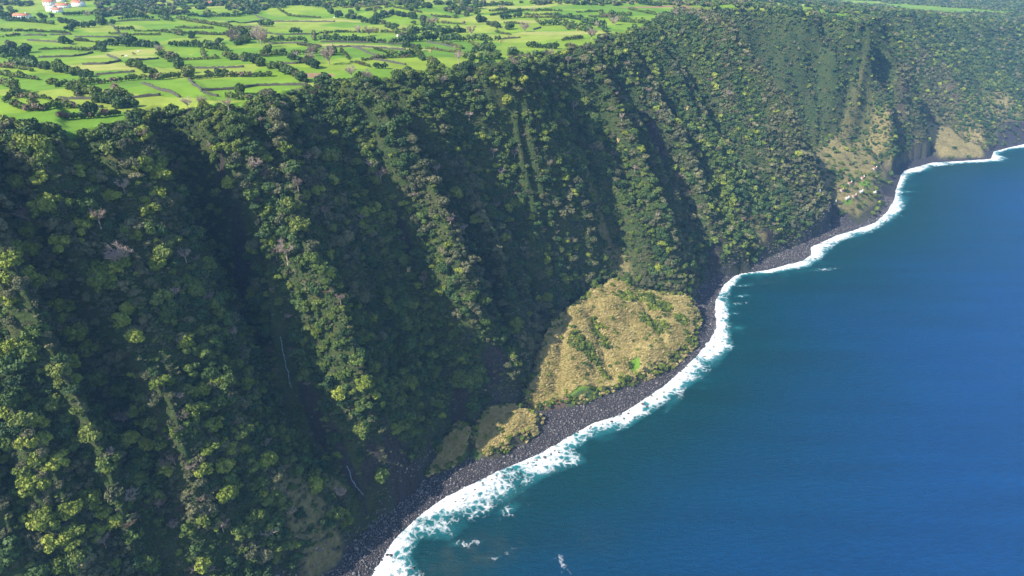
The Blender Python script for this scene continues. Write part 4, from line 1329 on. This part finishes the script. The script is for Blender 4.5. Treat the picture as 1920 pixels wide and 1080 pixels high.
# ------------------------------------------------------------------ boulders standing in the surf
BO = [(726,1040,1.5,0),(733,1041,1.6,0),(716,1050,1.0,0),(775,1065,1.6,0),(931,892,1.1,1),(945,892,1.2,1),(975,888,1.5,0),(979,894,1.3,0),(922,899,1.0,0),(1005,872,1.2,0),(1021,857,1.9,1),(1033,851,1.5,0),
 (1040,845,1.2,1),(1048,848,1.1,0),(905,905,1.0,0),(890,918,1.1,0),(960,880,1.2,0),(1108,800,1.3,1),(1147,790,1.8,1),(1170,784,1.6,1),(1190,783,1.3,0),(1178,775,1.5,1),(1205,757,2.2,1),(1213,762,1.9,1),
 (1232,748,1.4,1),(1222,742,1.4,1),(1245,735,1.3,0),(1130,795,1.2,0),(1210,800,1.0,0),(1160,797,1.1,0),(973,912,1.1,0),(854,940,1.0,0),(1322,668,1.3,1),(1340,632,1.2,1),(1338,650,1.6,1),(1308,680,1.3,1),
 (990,868,1.1,0),(957,900,.9,0),(1290,705,1.2,1),(868,935,1.0,0),(1690,405,1.8,0),(1660,415,1.6,0),(1690,347,1.8,0),(1683,355,1.8,0)]
BOM = [((730,1040),'the pair of dark rocks in the broad foam'),((978,890),'the group of rocks in the middle surf'),((1028,854),'the rocks beside the widest foam'),((1180,780),'the row of rusty rocks'),
       ((1210,758),'the biggest brown surf rocks'),((1330,650),'the bend of the beach by the reed bed'),((1690,370),'the far headland')]
bms = {}
for k in range(4):
    for r_, mm_ in enumerate((M_WETROCK, M_RUSTROCK)):
        V, F_ = stone(70 + k, 2, .7); bms[(k, r_)] = new_mesh('boulder', V, F_, [mm_])
labs = ranked([(('dark wet boulder', 'rusty brown wet boulder')[b_[3]], b_[0], b_[1]) for b_ in BO], BOM)
for k, b_ in enumerate(BO):
    q = un(b_[0], b_[1], 0.3)
    o = link('boulder', bms[(k % 4, b_[3])]); o.location = (q[0], q[1], .15); o.rotation_euler = (k * .3 % .4, 0, k * 2.1); o.scale = (b_[2] * .62,) * 3
    tag(o, labs[k], 'boulder', 'boulders awash in the surf')

# ------------------------------------------------------------------ houses
def box(x0, x1, y0, y1, z0, z1):
    V = [(x0, y0, z0), (x1, y0, z0), (x1, y1, z0), (x0, y1, z0), (x0, y0, z1), (x1, y0, z1), (x1, y1, z1), (x0, y1, z1)]
    return np.array(V, float), np.array([[0, 3, 2, 1], [4, 5, 6, 7], [0, 1, 5, 4], [1, 2, 6, 5], [2, 3, 7, 6], [3, 0, 4, 7]])

def house(label, u, v, L, W_, h, rz, roofm, storeys=1, cat='house', name='farmhouse', group=None, nwin=4, wallm=None):
    x, y, z = hit([u], [v]); zt = terrain(x, y)[0]
    root = bpy.data.objects.new(name, None); C.objects.link(root); root.location = (x[0], y[0], zt); root.rotation_euler = (0, 0, R_(rz))
    tag(root, label, cat, group)
    hl, hw = L / 2, W_ / 2; rh = W_ * .27
    V, F_ = box(-hl, hl, -hw, hw, -2, h)
    V2 = np.array([(-hl, -hw, h), (-hl, hw, h), (-hl, 0, h + rh - .15), (-hl, 0, h + rh - .15), (hl, -hw, h), (hl, hw, h), (hl, 0, h + rh - .15), (hl, 0, h + rh - .15)])
    V, F_ = join([(V, F_), (V2[:4], np.array([[0, 2, 1, 1]])), (V2[4:], np.array([[0, 1, 2, 2]]))])
    link('wall', new_mesh('wall', V, F_, [wallm or M_WALLW]), root)
    o_ = .45
    R1 = []
    for s_ in (-1, 1):
        e = np.array([(-hl - o_, s_ * (hw + o_), h - o_ * .54), (hl + o_, s_ * (hw + o_), h - o_ * .54), (hl + o_, 0, h + rh), (-hl - o_, 0, h + rh)])
        t = e + [0, 0, .22]
        R1.append((np.concatenate([e, t]), np.array([[0, 1, 2, 3], [4, 5, 6, 7], [0, 1, 5, 4], [1, 2, 6, 5], [2, 3, 7, 6], [3, 0, 4, 7]])))
    ro = link('roof', new_mesh('roof', *join(R1), [roofm]), root)
    V, F_ = box(hl * .55, hl * .55 + .9, -.9, 0, h + rh * .4, h + rh + 1.2)
    link('chimney', new_mesh('chimney', V, F_, [M_WALLW]), ro)
    for st_ in range(storeys):
        for k in range(nwin):
            cx = -hl + L * (k + .5) / nwin
            if st_ == 0 and k == nwin // 2:
                V, F_ = box(cx - .55, cx + .55, -hw - .06, -hw + .02, 0, 2.1)
                link('door', new_mesh('door', V, F_, [M_DOOR]), root); continue
            zb_ = 1.0 + st_ * 2.8
            V, F_ = box(cx - .5, cx + .5, -hw - .05, -hw + .02, zb_, zb_ + 1.3)
            link('window', new_mesh('window', V, F_, [M_GLASS]), root)
    return root
house('two storey white farmhouse with red tiled roof, left in the cluster', 94, 11, 15, 9, 6.2, 8, M_ROOF, 2)
house('long low white farmhouse with bright red roof in mid cluster', 119, 15, 17, 9, 4.2, 6, M_ROOF, 1, nwin=5)
house('white farmhouse with red roof and white gable, right in the cluster', 148, 12, 17, 10, 6.0, -20, M_ROOF, 2, nwin=5)
house('white building with pale flat looking roof, lowest in the cluster', 98, 21, 12, 9, 4.6, 5, M_ROOFG, 1)
house('small bluish white outbuilding with partly red roof beside the lowest building', 109, 23, 10, 8, 4.0, 5, M_ROOF, 1, nwin=3)
house('small pale grey roofed building behind the farmhouse cluster', 115, 3, 10, 7, 4.0, 0, M_ROOFG, 1, nwin=3)
house('single storey white building with dull red roof, apart from the cluster', 42, 33, 19, 7, 3.2, 3, M_ROOF, 1, nwin=6)
house('lone white house with red roof above the long hedge', 393, 11, 12, 7, 4.2, 3, M_ROOF, 1, nwin=3)
house('tiny white hut among the dark hedge trees', 748, 71, 3.5, 3, 2.4, 20, M_ROOFG, 1, cat='hut', name='hut', nwin=2)
for (u, v, L, rf, lab) in [(1593,345,11,0,'white cottage amid trees on the far bench'),(1614,361,9,1,'white cottage near the right front of the far bench'),(1639,363,7,1,'small white cottage nearest the far headland tip'),
     (1601,369,12,0,'red roofed cottage nearest the front of the far bench'),(1588,373,10,1,'white cottage left of the red roofed cottage on the far bench'),(1564,382,9,0,'red roofed cottage at the left front corner of the far bench'),
     (1640,317,12,0,'red roofed cottage highest at the right of the far bench'),(1617,335,9,0,'red roofed cottage behind the green plot on the far bench'),(1534,362,8,1,'white cottage in the shade left of the far bench'),
     (1578,358,8,0,'brown roofed cottage on the left slope of the far bench')]:
    house(lab, u, v, L * .48, 3.4, 1.9, 20, M_ROOFD if rf == 0 else M_ROOFG, 1, name='cottage', cat='cottage', nwin=3, wallm=M_WALLD)

# ------------------------------------------------------------------ cattle
def cow(label, u, v, m_, rz, graze=True):
    x, y, z = hit([u], [v]); zt = terrain(x, y)[0]
    pts = [(0, 0, 1.05), (.45, 0, 1.08), (.85, 0, 1.1), (-.45, 0, 1.05), (-.85, 0, 1.1),
           (1.15, 0, .95 if graze else 1.3), (1.4, 0, .5 if graze else 1.45), (1.55, 0, .18 if graze else 1.4),
           (.75, .22, .75), (.78, .22, .4), (.76, .22, .04), (.75, -.22, .75), (.72, -.22, .4), (.74, -.22, .04),
           (-.8, .22, .8), (-.92, .22, .42), (-.86, .22, .04), (-.8, -.22, .8), (-.9, -.22, .42), (-.84, -.22, .04), (-1.05, 0, 1.0), (-1.1, 0, .55)]
    ed = [(0, 1), (1, 2), (0, 3), (3, 4), (2, 5), (5, 6), (6, 7), (2, 8), (8, 9), (9, 10), (2, 11), (11, 12), (12, 13), (4, 14), (14, 15), (15, 16), (4, 17), (17, 18), (18, 19), (4, 20), (20, 21)]
    rad = [.40, .40, .34, .40, .33, .2, .13, .09, .13, .08, .06, .13, .08, .06, .16, .09, .06, .16, .09, .06, .05, .03]
    me = bpy.data.meshes.new('cow'); me.from_pydata(pts, ed, []); me.materials.append(m_)
    o = link('cow', me); o.location = (x[0], y[0], zt); o.rotation_euler = (0, 0, R_(rz))
    md = o.modifiers.new('skin', 'SKIN')
    for i, r in enumerate(rad): me.skin_vertices[0].data[i].radius = (r, r)
    me.skin_vertices[0].data[0].use_root = True
    s_ = o.modifiers.new('sub', 'SUBSURF'); s_.levels = 1; s_.render_levels = 1
    tag(o, label, 'cow', 'cattle grazing in the yellowish field')
    return o
cow('white cow grazing alone at the right of the herd', 260, 98, M_HIDEW, 20)
cow('black cow nearest the white cow', 250, 101, M_HIDEB, 160)
cow('black cow left of the one nearest the white cow', 253, 103, M_HIDEB, 200)
cow('white cow near the wall corner, beside a black cow', 237, 107, M_HIDEW, 10)
cow('black cow leftmost of the herd by the wall corner', 230, 106, M_HIDEB, 45)
cow('pale cow standing in the big field at the top', 627, 34, M_HIDEW, 170, False)

# ------------------------------------------------------------------ haze
V, F_ = box(-5200, 6500, -400, 7600, -16, 330)
m = bpy.data.materials.new('haze'); m.use_nodes = True
nt = m.node_tree; nt.nodes.clear()
out = nt.nodes.new('ShaderNodeOutputMaterial'); pv_ = nt.nodes.new('ShaderNodeVolumePrincipled')
pv_.inputs['Color'].default_value = (.26, .56, 1.0, 1)
pv_.inputs['Density'].default_value = .00011
pv_.inputs['Anisotropy'].default_value = 0.1
nt.links.new(pv_.outputs[0], out.inputs['Volume'])
m.cycles.homogeneous_volume = True
tag(link('haze', new_mesh('haze', V, F_, [m])), kind='stuff')
print('COUNTS single', len(single), 'near', int(near.sum()), 'far', int(far.sum()), 'reeds', reed_n, 'stones', stone_n, 'field trees', len(TP))
